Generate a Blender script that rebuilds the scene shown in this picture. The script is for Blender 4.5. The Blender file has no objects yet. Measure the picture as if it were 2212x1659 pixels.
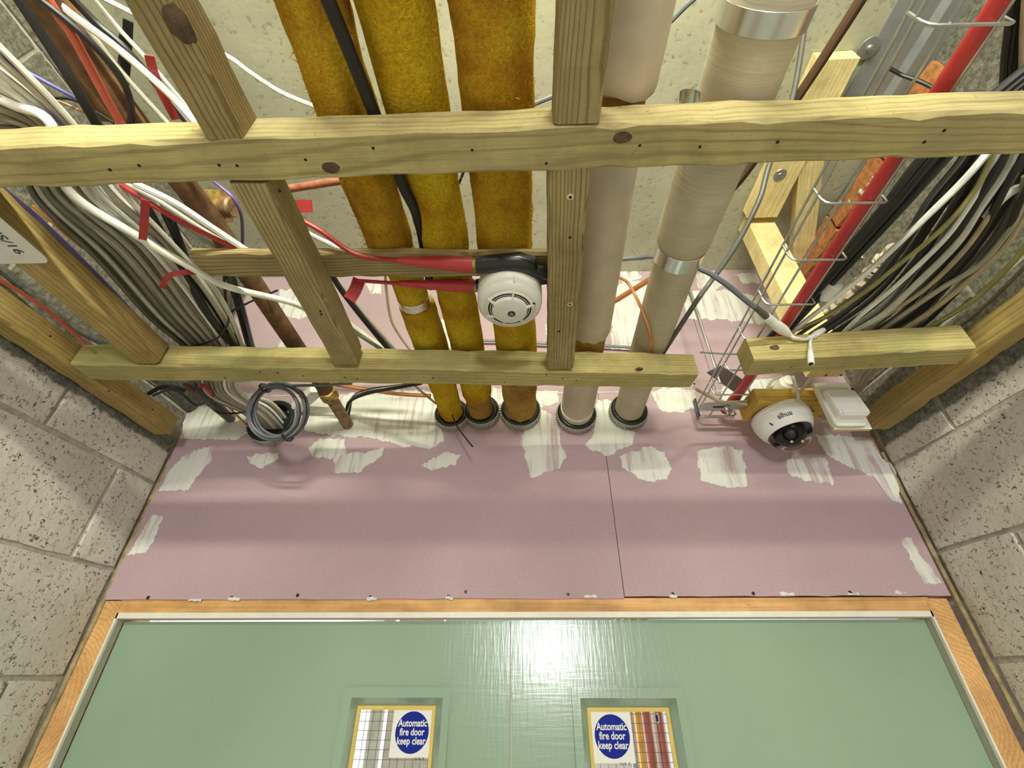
import bpy, bmesh, math, random
from mathutils import Vector, Matrix, noise
random.seed(7)
sc = bpy.context.scene
COL = sc.collection

# ------------------------------------------------------------------ camera, light, exposure
F = 939.0; PITCH = math.radians(33.67); YAW = math.radians(1.2)     # origin = lens; floor is 1.95 m below it
cam = bpy.data.cameras.new('camera'); cam.sensor_width = 36.0; cam.lens = 36.0*F/2212.0; cam.clip_start = 0.01
camo = bpy.data.objects.new('camera', cam); COL.objects.link(camo)
camo.location = (0, 0, 0); camo.rotation_euler = (math.pi/2+PITCH, 0, YAW)
sc.camera = camo
sc.view_settings.view_transform = 'Standard'; sc.view_settings.look = 'None'
sc.view_settings.gamma = 1.0; sc.view_settings.use_curve_mapping = False
sc.view_settings.exposure = 0.07
w = bpy.data.worlds.new('world'); sc.world = w; w.use_nodes = True
w.node_tree.nodes['Background'].inputs[0].default_value = (0.9, 0.95, 1.0, 1)
w.node_tree.nodes['Background'].inputs[1].default_value = 0.02
sc.cycles.use_denoising = True
sc.cycles.max_bounces = 8; sc.cycles.diffuse_bounces = 5

def area(name, loc, rot, sx, sy, power, col):
    l = bpy.data.lights.new(name, 'AREA'); l.shape = 'RECTANGLE'; l.size = sx; l.size_y = sy
    l.energy = power; l.color = col
    o = bpy.data.objects.new(name, l); COL.objects.link(o); o.location = loc; o.rotation_euler = rot
    return o
WARM = (0.98, 1.0, 0.80); COOL = (1.0, 0.99, 0.99)
KEY = (0.0, -0.72, 0.86)
area('tube_key', KEY, (math.radians(78), 0, 0), 0.9, 0.035, 44, WARM)          # batten hung in the ceiling void behind the lens
area('tube_void_wash', (0.0, -0.78, 0.88), (math.radians(150), 0, 0), 0.9, 0.05, 5, WARM)
area('lamp_corridor_near', (0.27, -2.5, 0.13), (math.radians(86), 0, 0), 0.24, 0.24, 32, COOL)
area('lamp_corridor_mid', (0.40, -4.6, 0.52), (math.radians(55), 0, 0), 0.6, 0.3, 40, COOL)
area('fill_corridor_down', (0.0, -1.7, 0.50), (0, 0, 0), 0.6, 0.6, 37, COOL)  # added fill, not a known fixture: its bounce lifts the timber undersides
area('lamp_beyond_door', (0.0, 3.2, 0.5), (0, 0, 0), 1.4, 1.0, 140, (0.93, 0.96, 1.0))

# ------------------------------------------------------------------ pixel rays (photo frame 2212 x 1659) used to measure positions on known planes
CP, SP, CY, SY = math.cos(PITCH), math.sin(PITCH), math.cos(YAW), math.sin(YAW)
def ray(px, py):
    u = (px-1106)/F; v = (829.5-py)/F
    y = CP-v*SP; z = SP+v*CP
    return Vector((u*CY-y*SY, u*SY+y*CY, z))
def onZ(px, py, z): d = ray(px, py); return d*(z/d.z)
def onY(px, py, y): d = ray(px, py); return d*(y/d.y)
def onX(px, py, x): d = ray(px, py); return d*(x/d.x)
def dep(p): return -p.x*SY*CP + p.y*CY*CP + p.z*SP      # distance along the lens axis
D = 1.17         # face of the pink end wall
ZB, ZT = 0.555, 0.606   # underside and top of the timber grid
SOF = 1.297      # concrete soffit
XL, XR = -1.04, 1.045
FLOOR = -1.95

# ------------------------------------------------------------------ materials
def mat(name): 
    m = bpy.data.materials.new(name); m.use_nodes = True
    nt = m.node_tree; b = nt.nodes['Principled BSDF']
    return m, nt, b
def N(nt, t, **kw):
    n = nt.nodes.new(t)
    for k, v in kw.items():
        if k.startswith('i_'): n.inputs[k[2:].replace('_', ' ')].default_value = v
        else: setattr(n, k, v)
    return n
def ramp(nt, src, stops):
    r = nt.nodes.new('ShaderNodeValToRGB'); e = r.color_ramp.elements
    while len(e) < len(stops): e.new(0.5)
    for i, (p, c) in enumerate(stops):
        e[i].position = p; e[i].color = (*c, 1) if len(c) == 3 else c
    nt.links.new(src, r.inputs[0]); return r
def mix(nt, fac, a, b, mode='MIX'):
    m = nt.nodes.new('ShaderNodeMix'); m.data_type = 'RGBA'; m.blend_type = mode
    for sock, v in ((m.inputs[0], fac), (m.inputs[6], a), (m.inputs[7], b)):
        if hasattr(v, 'is_output'): nt.links.new(v, sock)
        else: sock.default_value = v if isinstance(v, (int, float)) else (*v, 1)
    return m.outputs[2]
def coords(nt, scale=(1, 1, 1), kind='Object', rnd=True):
    t = nt.nodes.new('ShaderNodeTexCoord'); mp = nt.nodes.new('ShaderNodeMapping')
    mp.inputs['Scale'].default_value = scale
    nt.links.new(t.outputs[kind], mp.inputs[0])
    if rnd:
        oi = nt.nodes.new('ShaderNodeObjectInfo'); mu = N(nt, 'ShaderNodeVectorMath', operation='SCALE')
        cb = nt.nodes.new('ShaderNodeCombineXYZ')
        nt.links.new(oi.outputs['Random'], cb.inputs[0]); nt.links.new(oi.outputs['Random'], cb.inputs[1])
        mu.inputs['Scale'].default_value = 37.0; nt.links.new(cb.outputs[0], mu.inputs[0])
        nt.links.new(mu.outputs[0], mp.inputs['Location'])
    return mp.outputs[0]
def noise_n(nt, vec, scale, detail=3, rough=0.5, dist=0.0, typ=None):
    n = nt.nodes.new('ShaderNodeTexNoise')
    if typ: n.noise_type = typ
    n.inputs['Scale'].default_value = scale; n.inputs['Detail'].default_value = detail
    n.inputs['Roughness'].default_value = rough; n.inputs['Distortion'].default_value = dist
    if vec is not None: nt.links.new(vec, n.inputs['Vector'])
    return n.outputs[0]
def bump(nt, b, src, strength=0.3, dist=0.002):
    bp = nt.nodes.new('ShaderNodeBump'); bp.inputs['Strength'].default_value = strength; bp.inputs['Distance'].default_value = dist
    nt.links.new(src, bp.inputs['Height']); nt.links.new(bp.outputs[0], b.inputs['Normal']); return bp
def plain(name, c, rough=0.5, metal=0.0, var=0.15, scale=30.0, bmp=0.0, spec=None):
    m, nt, b = mat(name)
    v = coords(nt)
    n = noise_n(nt, v, scale, 4, 0.6)
    dark = tuple(x*(1-var) for x in c); lite = tuple(min(1, x*(1+var)) for x in c)
    r = ramp(nt, n, [(0.3, dark), (0.7, lite)])
    nt.links.new(r.outputs[0], b.inputs['Base Color'])
    b.inputs['Roughness'].default_value = rough; b.inputs['Metallic'].default_value = metal
    if spec is not None: b.inputs['Specular IOR Level'].default_value = spec
    if bmp: bump(nt, b, n, bmp, 0.001)
    return m
def wood(name, lite, dark, stain=None, stainamt=0.5, ring=34.0, contrast=0.38, rough=0.75):
    m, nt, b = mat(name)
    v = coords(nt, (1, 1, 1))
    vs = nt.nodes.new('ShaderNodeMapping'); vs.inputs['Scale'].default_value = (0.10, 1, 1); nt.links.new(v, vs.inputs[0])
    wv = nt.nodes.new('ShaderNodeTexWave'); wv.wave_type = 'RINGS'; wv.rings_direction = 'X'
    off = nt.nodes.new('ShaderNodeMapping'); off.inputs['Location'].default_value = (0, 0.03, 0.055)
    tc = nt.nodes.new('ShaderNodeTexCoord'); sc_ = nt.nodes.new('ShaderNodeMapping'); sc_.inputs['Scale'].default_value = (0.12, 1, 1)
    nt.links.new(tc.outputs['Object'], sc_.inputs[0])
    ns = nt.nodes.new('ShaderNodeTexNoise'); ns.inputs['Scale'].default_value = 9.0; ns.inputs['Detail'].default_value = 1.5
    nt.links.new(vs.outputs[0], ns.inputs['Vector'])
    sub = N(nt, 'ShaderNodeVectorMath', operation='MULTIPLY_ADD'); sub.inputs[1].default_value = (0, 0.06, 0.06); 
    nt.links.new(ns.outputs['Color'], sub.inputs[0]); nt.links.new(sc_.outputs[0], sub.inputs[2])
    nt.links.new(sub.outputs[0], off.inputs[0]); nt.links.new(off.outputs[0], wv.inputs['Vector'])
    wv.inputs['Scale'].default_value = ring; wv.inputs['Distortion'].default_value = 1.1; wv.inputs['Detail'].default_value = 2.0
    wv.inputs['Detail Scale'].default_value = 1.2
    r1 = ramp(nt, wv.outputs['Fac'], [(0.45, lite), (0.80, tuple(l+(d-l)*contrast*0.35 for l, d in zip(lite, dark))), (0.95, tuple(l+(d-l)*contrast*1.3 for l, d in zip(lite, dark)))])
    fv = nt.nodes.new('ShaderNodeMapping'); fv.inputs['Scale'].default_value = (4, 260, 260); nt.links.new(v, fv.inputs[0])
    fine = noise_n(nt, fv.outputs[0], 1.0, 3, 0.7)
    fr = ramp(nt, fine, [(0.3, (0.72, 0.72, 0.72)), (0.6, (1.05, 1.05, 1.05))])
    c = mix(nt, 0.75, r1.outputs[0], fr.outputs[0], 'MULTIPLY')
    big = noise_n(nt, v, 9.0, 6, 0.7)
    br = ramp(nt, big, [(0.33, (0.66, 0.63, 0.57)), (0.62, (1.08, 1.08, 1.06))])
    c = mix(nt, 0.8, c, br.outputs[0], 'MULTIPLY')
    if stain:
        sn = noise_n(nt, v, 4.0, 4, 0.6)
        sr = ramp(nt, sn, [(0.48, (0, 0, 0)), (0.66, (stainamt,)*3)])
        c = mix(nt, sr.outputs[0], c, stain)
    sp = noise_n(nt, v, 120.0, 2, 0.5)
    spr = ramp(nt, sp, [(0.70, (1, 1, 1)), (0.76, (0.45, 0.4, 0.35))])
    c = mix(nt, 0.6, c, spr.outputs[0], 'MULTIPLY')
    nt.links.new(c, b.inputs['Base Color']); b.inputs['Roughness'].default_value = rough
    b.inputs['Specular IOR Level'].default_value = 0.25
    bump(nt, b, fine, 0.35, 0.0012)
    return m
M = {}
M['timber_f'] = wood('fine ringed treated timber', (0.39, 0.305, 0.14), (0.17, 0.115, 0.05), (0.25, 0.19, 0.095), 0.5, ring=62, contrast=0.6)
M['timber'] = wood('treated timber', (0.50, 0.425, 0.19), (0.26, 0.19, 0.085), (0.32, 0.26, 0.14), 0.6)
M['timber_g'] = wood('greenish treated timber', (0.48, 0.41, 0.17), (0.28, 0.21, 0.08), (0.27, 0.29, 0.12), 0.55, ring=44)
M['timber_y'] = wood('yellow treated timber', (0.41, 0.30, 0.11), (0.22, 0.14, 0.045), (0.29, 0.21, 0.095), 0.5, ring=40)
M['pine_new'] = wood('fresh pine', (0.92, 0.78, 0.40), (0.74, 0.54, 0.20), None, ring=44, contrast=0.35, rough=0.6)
M['pine_frame'] = wood('pine lining', (0.72, 0.42, 0.17), (0.45, 0.21, 0.07), None, ring=36, contrast=0.3, rough=0.55)
M['knot'] = plain('wood knot', (0.10, 0.06, 0.03), 0.8, var=0.5, scale=120)
M['hole'] = plain('nail hole', (0.02, 0.015, 0.01), 0.9)
def mk_block():
    m, nt, b = mat('painted blockwork')
    v = coords(nt)
    g = nt.nodes.new('ShaderNodeNewGeometry'); sx = nt.nodes.new('ShaderNodeSeparateXYZ'); nt.links.new(g.outputs['Position'], sx.inputs[0])
    n1 = noise_n(nt, v, 60, 5, 0.6); n2 = noise_n(nt, v, 9, 3, 0.6)
    paint = ramp(nt, n2, [(0.3, (0.53, 0.50, 0.44)), (0.7, (0.64, 0.61, 0.545))]).outputs[0]
    rid = noise_n(nt, v, 58, 3, 0.6, 1.0)
    band = N(nt, 'ShaderNodeMath', operation='SUBTRACT'); nt.links.new(rid, band.inputs[0]); band.inputs[1].default_value = 0.5
    ab = N(nt, 'ShaderNodeMath', operation='ABSOLUTE'); nt.links.new(band.outputs[0], ab.inputs[0])
    msk = noise_n(nt, v, 95, 2, 0.55)
    mr = ramp(nt, msk, [(0.52, (0, 0, 0)), (0.58, (1, 1, 1))])
    cr = ramp(nt, ab.outputs[0], [(0.010, (1, 1, 1)), (0.026, (0, 0, 0))])
    pits = mix(nt, 1.0, cr.outputs[0], mr.outputs[0], 'MULTIPLY')
    paint = mix(nt, pits, paint, (0.06, 0.052, 0.042))
    raw = ramp(nt, noise_n(nt, v, 90, 5, 0.7), [(0.3, (0.07, 0.066, 0.05)), (0.52, (0.165, 0.158, 0.125)), (0.75, (0.31, 0.295, 0.24))]).outputs[0]
    add = N(nt, 'ShaderNodeMath', operation='MULTIPLY_ADD'); nt.links.new(noise_n(nt, v, 26, 4, 0.7), add.inputs[0]); add.inputs[1].default_value = 0.03
    nt.links.new(sx.outputs[2], add.inputs[2])
    step = ramp(nt, add.outputs[0], [(0.5565, (0, 0, 0)), (0.5600, (1, 1, 1))])
    c = mix(nt, step.outputs[0], paint, raw)
    nt.links.new(c, b.inputs['Base Color']); b.inputs['Roughness'].default_value = 0.8; b.inputs['Specular IOR Level'].default_value = 0.2
    h = mix(nt, 0.5, n1, pits, 'SUBTRACT')
    bump(nt, b, h, 0.6, 0.004)
    return m
M['block'] = mk_block()
M['mortar'] = plain('painted mortar', (0.42, 0.385, 0.33), 0.9, var=0.25, scale=60, bmp=0.5)
M['mortar_raw'] = plain('squeezed mortar', (0.55, 0.48, 0.34), 0.95, var=0.35, scale=80, bmp=0.8)
def mk_conc(name, a, bcol, sc1=5):
    m, nt, b = mat(name); v = coords(nt, rnd=False)
    n = noise_n(nt, v, sc1, 8, 0.62); n2 = noise_n(nt, v, 70, 3, 0.6)
    c = ramp(nt, n, [(0.3, a), (0.7, bcol)]).outputs[0]
    sp = ramp(nt, n2, [(0.30, (0.45, 0.44, 0.4)), (0.42, (1, 1, 1))])
    c = mix(nt, 0.7, c, sp.outputs[0], 'MULTIPLY')
    nt.links.new(c, b.inputs['Base Color']); b.inputs['Roughness'].default_value = 0.9; b.inputs['Specular IOR Level'].default_value = 0.2
    bump(nt, b, n2, 0.4, 0.002); return m
M['concrete'] = mk_conc('concrete soffit', (0.345, 0.34, 0.245), (0.475, 0.465, 0.34))
M['brick'] = plain('orange brick', (0.42, 0.17, 0.055), 0.95, var=0.4, scale=60, bmp=0.6)
def mk_pink():
    m, nt, b = mat('pink plasterboard'); v = coords(nt, rnd=False)
    n = noise_n(nt, v, 3, 4, 0.6); n2 = noise_n(nt, v, 260, 2, 0.5)
    c = ramp(nt, n, [(0.3, (0.415, 0.30, 0.325)), (0.7, (0.47, 0.34, 0.365))]).outputs[0]
    c = mix(nt, 0.5, c, ramp(nt, n2, [(0.3, (0.86, 0.86, 0.86)), (0.7, (1.08, 1.08, 1.08))]).outputs[0], 'MULTIPLY')
    nt.links.new(c, b.inputs['Base Color']); b.inputs['Roughness'].default_value = 0.85; b.inputs['Specular IOR Level'].default_value = 0.15
    return m
M['pink'] = mk_pink()
def mk_filler():
    m, nt, b = mat('white joint filler')
    v = coords(nt, (60, 60, 5)); n = noise_n(nt, v, 1.0, 4, 0.6, 0.4)
    v2 = coords(nt); n2 = noise_n(nt, v2, 9, 3, 0.5)
    c = mix(nt, ramp(nt, n, [(0.34, (0, 0, 0)), (0.52, (1, 1, 1))]).outputs[0], (0.47, 0.37, 0.37), (0.67, 0.67, 0.62))
    c = mix(nt, ramp(nt, n2, [(0.47, (0, 0, 0)), (0.60, (0.9, 0.9, 0.9))]).outputs[0], c, (0.68, 0.68, 0.62))
    nt.links.new(c, b.inputs['Base Color']); b.inputs['Roughness'].default_value = 0.8; b.inputs['Specular IOR Level'].default_value = 0.2
    bump(nt, b, n, 0.3, 0.0006); return m
M['filler'] = mk_filler()
def mk_door():
    m, nt, b = mat('green gloss paint')
    v = coords(nt, (150, 150, 13), rnd=False); n = noise_n(nt, v, 1.0, 3, 0.6, 0.3)
    v2 = coords(nt, (9, 9, 120), rnd=False); n2 = noise_n(nt, v2, 1.0, 2, 0.6)
    v3 = coords(nt, rnd=False); n3 = noise_n(nt, v3, 2.2, 3, 0.5)
    c = ramp(nt, n3, [(0.3, (0.245, 0.345, 0.245)), (0.7, (0.275, 0.38, 0.275))]).outputs[0]
    nt.links.new(c, b.inputs['Base Color']); b.inputs['Roughness'].default_value = 0.21; b.inputs['Specular IOR Level'].default_value = 0.5
    h = mix(nt, 0.35, n, n2)
    bump(nt, b, h, 0.62, 0.0009); return m
M['door'] = mk_door()
M['white_paint'] = plain('white undercoat', (0.72, 0.70, 0.60), 0.55, var=0.06)
M['stop_paint'] = plain('grey green door stop paint', (0.36, 0.36, 0.28), 0.6, var=0.08)
def mk_wool(name, a, bcol, c3):
    m, nt, b = mat(name); v = coords(nt)
    n = noise_n(nt, v, 9, 4, 0.6, 0.3); n2 = noise_n(nt, v, 220, 3, 0.7)
    c = ramp(nt, n, [(0.30, c3), (0.46, a), (0.66, bcol)]).outputs[0]
    c = mix(nt, 0.8, c, ramp(nt, n2, [(0.3, (0.55, 0.55, 0.55)), (0.65, (1.1, 1.1, 1.1))]).outputs[0], 'MULTIPLY')
    nt.links.new(c, b.inputs['Base Color']); b.inputs['Roughness'].default_value = 1.0; b.inputs['Specular IOR Level'].default_value = 0.05
    bump(nt, b, n2, 0.8, 0.003); return m
M['wool'] = mk_wool('yellow glass wool', (0.56, 0.36, 0.018), (0.64, 0.47, 0.03), (0.40, 0.19, 0.015))
M['wool_dark'] = mk_wool('browned glass wool', (0.50, 0.27, 0.02), (0.60, 0.40, 0.03), (0.26, 0.12, 0.02))
M['wool_end'] = mk_wool('brown lagging', (0.34, 0.19, 0.05), (0.50, 0.32, 0.07), (0.20, 0.10, 0.03))
def mk_canvas():
    m, nt, b = mat('canvas lagging'); v = coords(nt, (6, 170, 6)); n = noise_n(nt, v, 1.5, 4, 0.65)
    v2 = coords(nt); n2 = noise_n(nt, v2, 7, 4, 0.6)
    c = ramp(nt, n2, [(0.3, (0.47, 0.41, 0.29)), (0.65, (0.60, 0.545, 0.41))]).outputs[0]
    c = mix(nt, 0.7, c, ramp(nt, n, [(0.3, (0.86, 0.84, 0.80)), (0.6, (1.03, 1.03, 1.03))]).outputs[0], 'MULTIPLY')
    nt.links.new(c, b.inputs['Base Color']); b.inputs['Roughness'].default_value = 0.95; b.inputs['Specular IOR Level'].default_value = 0.1
    bump(nt, b, n, 0.5, 0.001); return m
M['canvas'] = mk_canvas()
M['paper'] = plain('paper lagging', (0.54, 0.46, 0.34), 0.8, var=0.12, scale=14, bmp=0.15)
M['foil'] = plain('aluminium foil tape', (0.75, 0.75, 0.72), 0.25, metal=1.0, var=0.1, scale=12, bmp=0.1)
M['steel'] = plain('galvanised steel', (0.52, 0.53, 0.52), 0.38, metal=0.85, var=0.2, scale=25)
M['steel_d'] = plain('dull galvanised plate', (0.30, 0.32, 0.32), 0.55, metal=0.4, var=0.15, scale=14)
M['wire'] = plain('zinc plated wire', (0.42, 0.44, 0.43), 0.35, metal=0.8, var=0.15)
def pl(n, c, r=0.45, **k): M[n] = plain(n, c, r, **k)
pl('white pvc', (0.80, 0.79, 0.73)); pl('grey pvc', (0.33, 0.31, 0.23), 0.5); pl('grey pvc dark', (0.17, 0.155, 0.115), 0.5); pl('pale grey pvc', (0.52, 0.51, 0.44), 0.5)
pl('black pvc', (0.012, 0.011, 0.010), 0.45); pl('red pvc', (0.42, 0.028, 0.03), 0.4); pl('pale red pvc', (0.52, 0.10, 0.06), 0.5)
pl('blue pvc', (0.16, 0.15, 0.55)); pl('purple pvc', (0.16, 0.10, 0.30)); pl('orange pvc', (0.80, 0.32, 0.05)); pl('olive pvc', (0.30, 0.28, 0.10)); pl('tan pvc', (0.42, 0.34, 0.22))
pl('slate pvc', (0.125, 0.135, 0.15), 0.4); pl('dark grey pvc', (0.085, 0.08, 0.07), 0.45); pl('brown pvc', (0.06, 0.028, 0.012), 0.4)
pl('red tape', (0.45, 0.035, 0.04), 0.35); pl('black tape', (0.012, 0.013, 0.012), 0.3, bmp=0.3, scale=60)
pl('rust', (0.115, 0.055, 0.022), 0.8, var=0.6, scale=40, bmp=0.3); pl('oxide red', (0.33, 0.11, 0.06), 0.7, var=0.4, scale=60); pl('cast iron', (0.09, 0.09, 0.075), 0.9, var=0.6, scale=60, bmp=0.8)
pl('brown pipe', (0.20, 0.095, 0.03), 0.7, var=0.4, scale=50)
M['copper'] = plain('copper', (0.66, 0.30, 0.12), 0.35, metal=0.8, var=0.2); M['copper_old'] = plain('tarnished copper', (0.25, 0.15, 0.08), 0.5, metal=0.5, var=0.5, scale=60)
M['brass'] = plain('brass', (0.40, 0.28, 0.09), 0.5, metal=0.6, var=0.6, scale=70)
pl('abs', (0.69, 0.68, 0.59), 0.4, var=0.03); pl('abs_white', (0.80, 0.79, 0.76), 0.35, var=0.03); pl('black plastic', (0.015, 0.015, 0.015), 0.3); pl('dark slot', (0.008, 0.008, 0.008), 0.9)
pl('sign white', (0.74, 0.74, 0.69), 0.7, var=0.02, spec=0.15); pl('sign blue', (0.010, 0.022, 0.24), 0.7, var=0.03, spec=0.12); pl('ink', (0.03, 0.03, 0.03), 0.6)
pl('glazing tape', (0.62, 0.45, 0.10), 0.6, var=0.1); pl('card', (0.66, 0.63, 0.58), 0.6, var=0.05); pl('pale board', (0.68, 0.62, 0.40), 0.8)
pl('ply', (0.66, 0.52, 0.30), 0.7); pl('collar band', (0.42, 0.41, 0.35), 0.4, metal=0.4); pl('caulk', (0.30, 0.24, 0.13), 0.9, var=0.4, scale=50, bmp=0.5)
pl('floor vinyl', (0.50, 0.48, 0.43), 0.5); pl('wall paint plain', (0.58, 0.54, 0.47), 0.8); pl('far white', (0.75, 0.74, 0.73), 0.6); pl('far beige', (0.60, 0.55, 0.47), 0.8)
pl('far orange', (0.80, 0.40, 0.09), 0.6); pl('far red', (0.42, 0.12, 0.09), 0.6); pl('far grey', (0.33, 0.33, 0.36), 0.6)
def mk_glass(name, ior, tint=(1, 1, 1)):
    m, nt, b = mat(name)
    b.inputs['Base Color'].default_value = (*tint, 1); b.inputs['Transmission Weight'].default_value = 1.0
    b.inputs['Roughness'].default_value = 0.02; b.inputs['IOR'].default_value = ior; return m
M['glass'] = mk_glass('wired glass', 1.05); M['bubble'] = mk_glass('clear polycarbonate', 1.12, (0.92, 0.88, 0.86))
m, nt, b = mat('lamp tube'); b.inputs['Emission Color'].default_value = (1, 0.93, 0.76, 1); b.inputs['Emission Strength'].default_value = 3.0; M['tube'] = m

# ------------------------------------------------------------------ mesh helpers
class MB:
    def __init__(s): s.v = []; s.f = []; s.sm = []
    def add(s, vs, fs, smooth=False):
        o = len(s.v); s.v += [tuple(v) for v in vs]; s.f += [tuple(i+o for i in f) for f in fs]; s.sm += [smooth]*len(fs); return s
    def box(s, a, b_):
        (x0, y0, z0), (x1, y1, z1) = a, b_
        return s.add([(x0,y0,z0),(x1,y0,z0),(x1,y1,z0),(x0,y1,z0),(x0,y0,z1),(x1,y0,z1),(x1,y1,z1),(x0,y1,z1)],
                     [(0,3,2,1),(4,5,6,7),(0,1,5,4),(1,2,6,5),(2,3,7,6),(3,0,4,7)])
    def tube(s, pts, r, n=8, cap=True, flat=None):
        pts = [Vector(p) for p in pts]; rs = r if isinstance(r, (list, tuple)) else [r]*len(pts)
        t0 = (pts[1]-pts[0]).normalized(); up = Vector((0, 0, 1)) if abs(t0.z) < 0.9 else Vector((0, 1, 0))
        vs = []; nrm = (up - t0*up.dot(t0)).normalized()
        for i, p in enumerate(pts):
            t = (pts[min(i+1, len(pts)-1)]-pts[max(i-1, 0)])
            if t.length < 1e-9: t = t0
            t = t.normalized(); nrm = (nrm - t*nrm.dot(t))
            nrm = nrm.normalized() if nrm.length > 1e-6 else Vector((1, 0, 0)); bn = t.cross(nrm)
            ry = rs[i]; rx = rs[i] if flat is None else flat
            for k in range(n):
                a = 2*math.pi*k/n; vs.append(p + nrm*math.cos(a)*rx + bn*math.sin(a)*ry)
        fs = [(i*n+k, i*n+(k+1) % n, (i+1)*n+(k+1) % n, (i+1)*n+k) for i in range(len(pts)-1) for k in range(n)]
        if cap:
            fs += [tuple(range(n-1, -1, -1)), tuple((len(pts)-1)*n+k for k in range(n))]
        return s.add(vs, fs, True)
    def lathe(s, prof, origin=(0,0,0), axis=(0,0,1), n=32, ref=None):
        ax = Vector(axis).normalized(); u = Vector(ref) if ref else (Vector((1,0,0)) if abs(ax.x) < 0.9 else Vector((0,1,0)))
        u = (u-ax*u.dot(ax)).normalized(); v_ = ax.cross(u); o = Vector(origin); vs = []
        for (r, h) in prof:
            for k in range(n):
                a = 2*math.pi*k/n; vs.append(o+ax*h+(u*math.cos(a)+v_*math.sin(a))*r)
        fs = [(i*n+k, i*n+(k+1) % n, (i+1)*n+(k+1) % n, (i+1)*n+k) for i in range(len(prof)-1) for k in range(n)]
        return s.add(vs, fs, True)
    def build(s, name, m, parent=None, loc=None, rot=None):
        me = bpy.data.meshes.new(name); 
        if loc is not None:
            L = Vector(loc); 
            if rot is None: vv = [Vector(v)-L for v in s.v]
            else:
                inv = rot.inverted(); vv = [inv @ (Vector(v)-L) for v in s.v]
        else: vv = s.v
        me.from_pydata([tuple(v) for v in vv], [], s.f); me.validate()
        for p, q in zip(me.polygons, s.sm): p.use_smooth = q
        bmx = bmesh.new(); bmx.from_mesh(me); bmesh.ops.recalc_face_normals(bmx, faces=bmx.faces); bmx.to_mesh(me); bmx.free()
        if any(s.sm): me.set_sharp_from_angle(angle=math.radians(38))
        me.materials.append(M[m] if isinstance(m, str) else m)
        o = bpy.data.objects.new(name, me); COL.objects.link(o)
        if parent is not None: o.parent = parent
        if loc is not None:
            o.location = loc
            if rot is not None: o.rotation_euler = rot.to_euler()
        return o
def tag(o, label=None, cat=None, group=None, kind=None):
    if label: o['label'] = label
    if cat: o['category'] = cat
    if group: o['group'] = group
    if kind: o['kind'] = kind
    return o
def thing(name, label, cat, loc=(0,0,0), group=None):
    o = bpy.data.objects.new(name, None); COL.objects.link(o); o.location = loc; o.empty_display_size = 0.02
    return tag(o, label, cat, group)
def part(mb, name, m, root):                  # verts are given in world space; root carries only a location
    o = mb.build(name, m); 
    L = root.location.copy(); pr = root.parent
    while pr is not None: L += pr.location; pr = pr.parent
    for v in o.data.vertices: v.co -= L
    o.parent = root; return o
def spline(pts, n=8):
    P = [Vector(p) for p in pts]
    if len(P) < 3: return P
    out = []
    for i in range(len(P)-1):
        a, b_, c, d = P[max(i-1,0)], P[i], P[i+1], P[min(i+2,len(P)-1)]
        for k in range(n):
            t = k/n; t2 = t*t; t3 = t2*t
            out.append(0.5*((2*b_)+(c-a)*t+(2*a-5*b_+4*c-d)*t2+(3*b_-a-3*c+d)*t3))
    out.append(P[-1]); return out
def P3(p):                                     # (px,py,z) -> point at that height; (px,py,None,y) -> point on that depth plane
    return onZ(p[0], p[1], p[2]) if len(p) == 3 else onY(p[0], p[1], p[3])
def cable(name, label, cat, pts, wpx, m, group=None, n=8, parent=None, flat=None, seg=7):
    P = [P3(p) if not isinstance(p, Vector) else p for p in pts]
    mid = P[len(P)//2]; r = wpx*0.5*dep(mid)/F
    S = spline(P, seg); mb = MB().tube(S, r, n, flat=flat)
    o = mb.build(name, m, loc=S[len(S)//2] if parent is None else None)
    if parent is None: tag(o, label, cat, group)
    else:
        L = parent.location
        for v in o.data.vertices: v.co -= L
        o.parent = parent
    return o
def timber(name, label, a, b_, wd, h, zb, m, seed=0, cat='timber', jit=0.0008, bev=0.0025, wane=None, zslope=0.0):
    """a sawn length with softened, slightly uneven arrises; a, b_ = plan ends (x, y) of its underside centre line"""
    rg = random.Random(seed); A = Vector((a[0], a[1], zb)); B = Vector((b_[0], b_[1], zb+zslope)); L = (B-A).length
    X = (B-A).normalized(); Y = Vector((0,0,1)).cross(X).normalized(); Z = X.cross(Y); n = max(6, int(L/0.03))
    mb = MB(); vs = []
    for i in range(n+1):
        x = -L/2 + L*i/n; bb = bev*(1+rg.uniform(-.5, .9)); jw = rg.uniform(-jit, jit); jh = rg.uniform(-jit, jit)
        y0, y1, z0, z1 = -wd/2-jw, wd/2+jw, -h/2-jh, h/2+jh
        e = [bb*(1+rg.uniform(-.4, .6)) for _ in range(4)]
        if wane: e[wane[0]] = wane[1]*(0.6+0.8*abs(noise.noise(Vector((x*9, seed, 0)))) + rg.uniform(0, .15))
        vs += [(x,y0+e[0],z0),(x,y1-e[1],z0),(x,y1,z0+e[1]),(x,y1,z1-e[2]),(x,y1-e[2],z1),(x,y0+e[3],z1),(x,y0,z1-e[3]),(x,y0,z0+e[0])]
    fs = [(i*8+k, i*8+(k+1) % 8, (i+1)*8+(k+1) % 8, (i+1)*8+k) for i in range(n) for k in range(8)] + [tuple(range(7,-1,-1)), tuple(n*8+k for k in range(8))]
    mb.add(vs, fs); o = mb.build(name, m)
    R = Matrix((X, Y, Z)).transposed(); o.location = (A+B)/2 + Vector((0,0,h/2)); o.rotation_euler = R.to_euler()
    bpy.context.view_layer.update()
    return tag(o, label, cat)
def child_world(o, parent):                   # parent an object whose verts are in world space under a rotated thing
    mw = parent.matrix_world.inverted()
    for v in o.data.vertices: v.co = mw @ v.co
    o.parent = parent; return o
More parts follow.
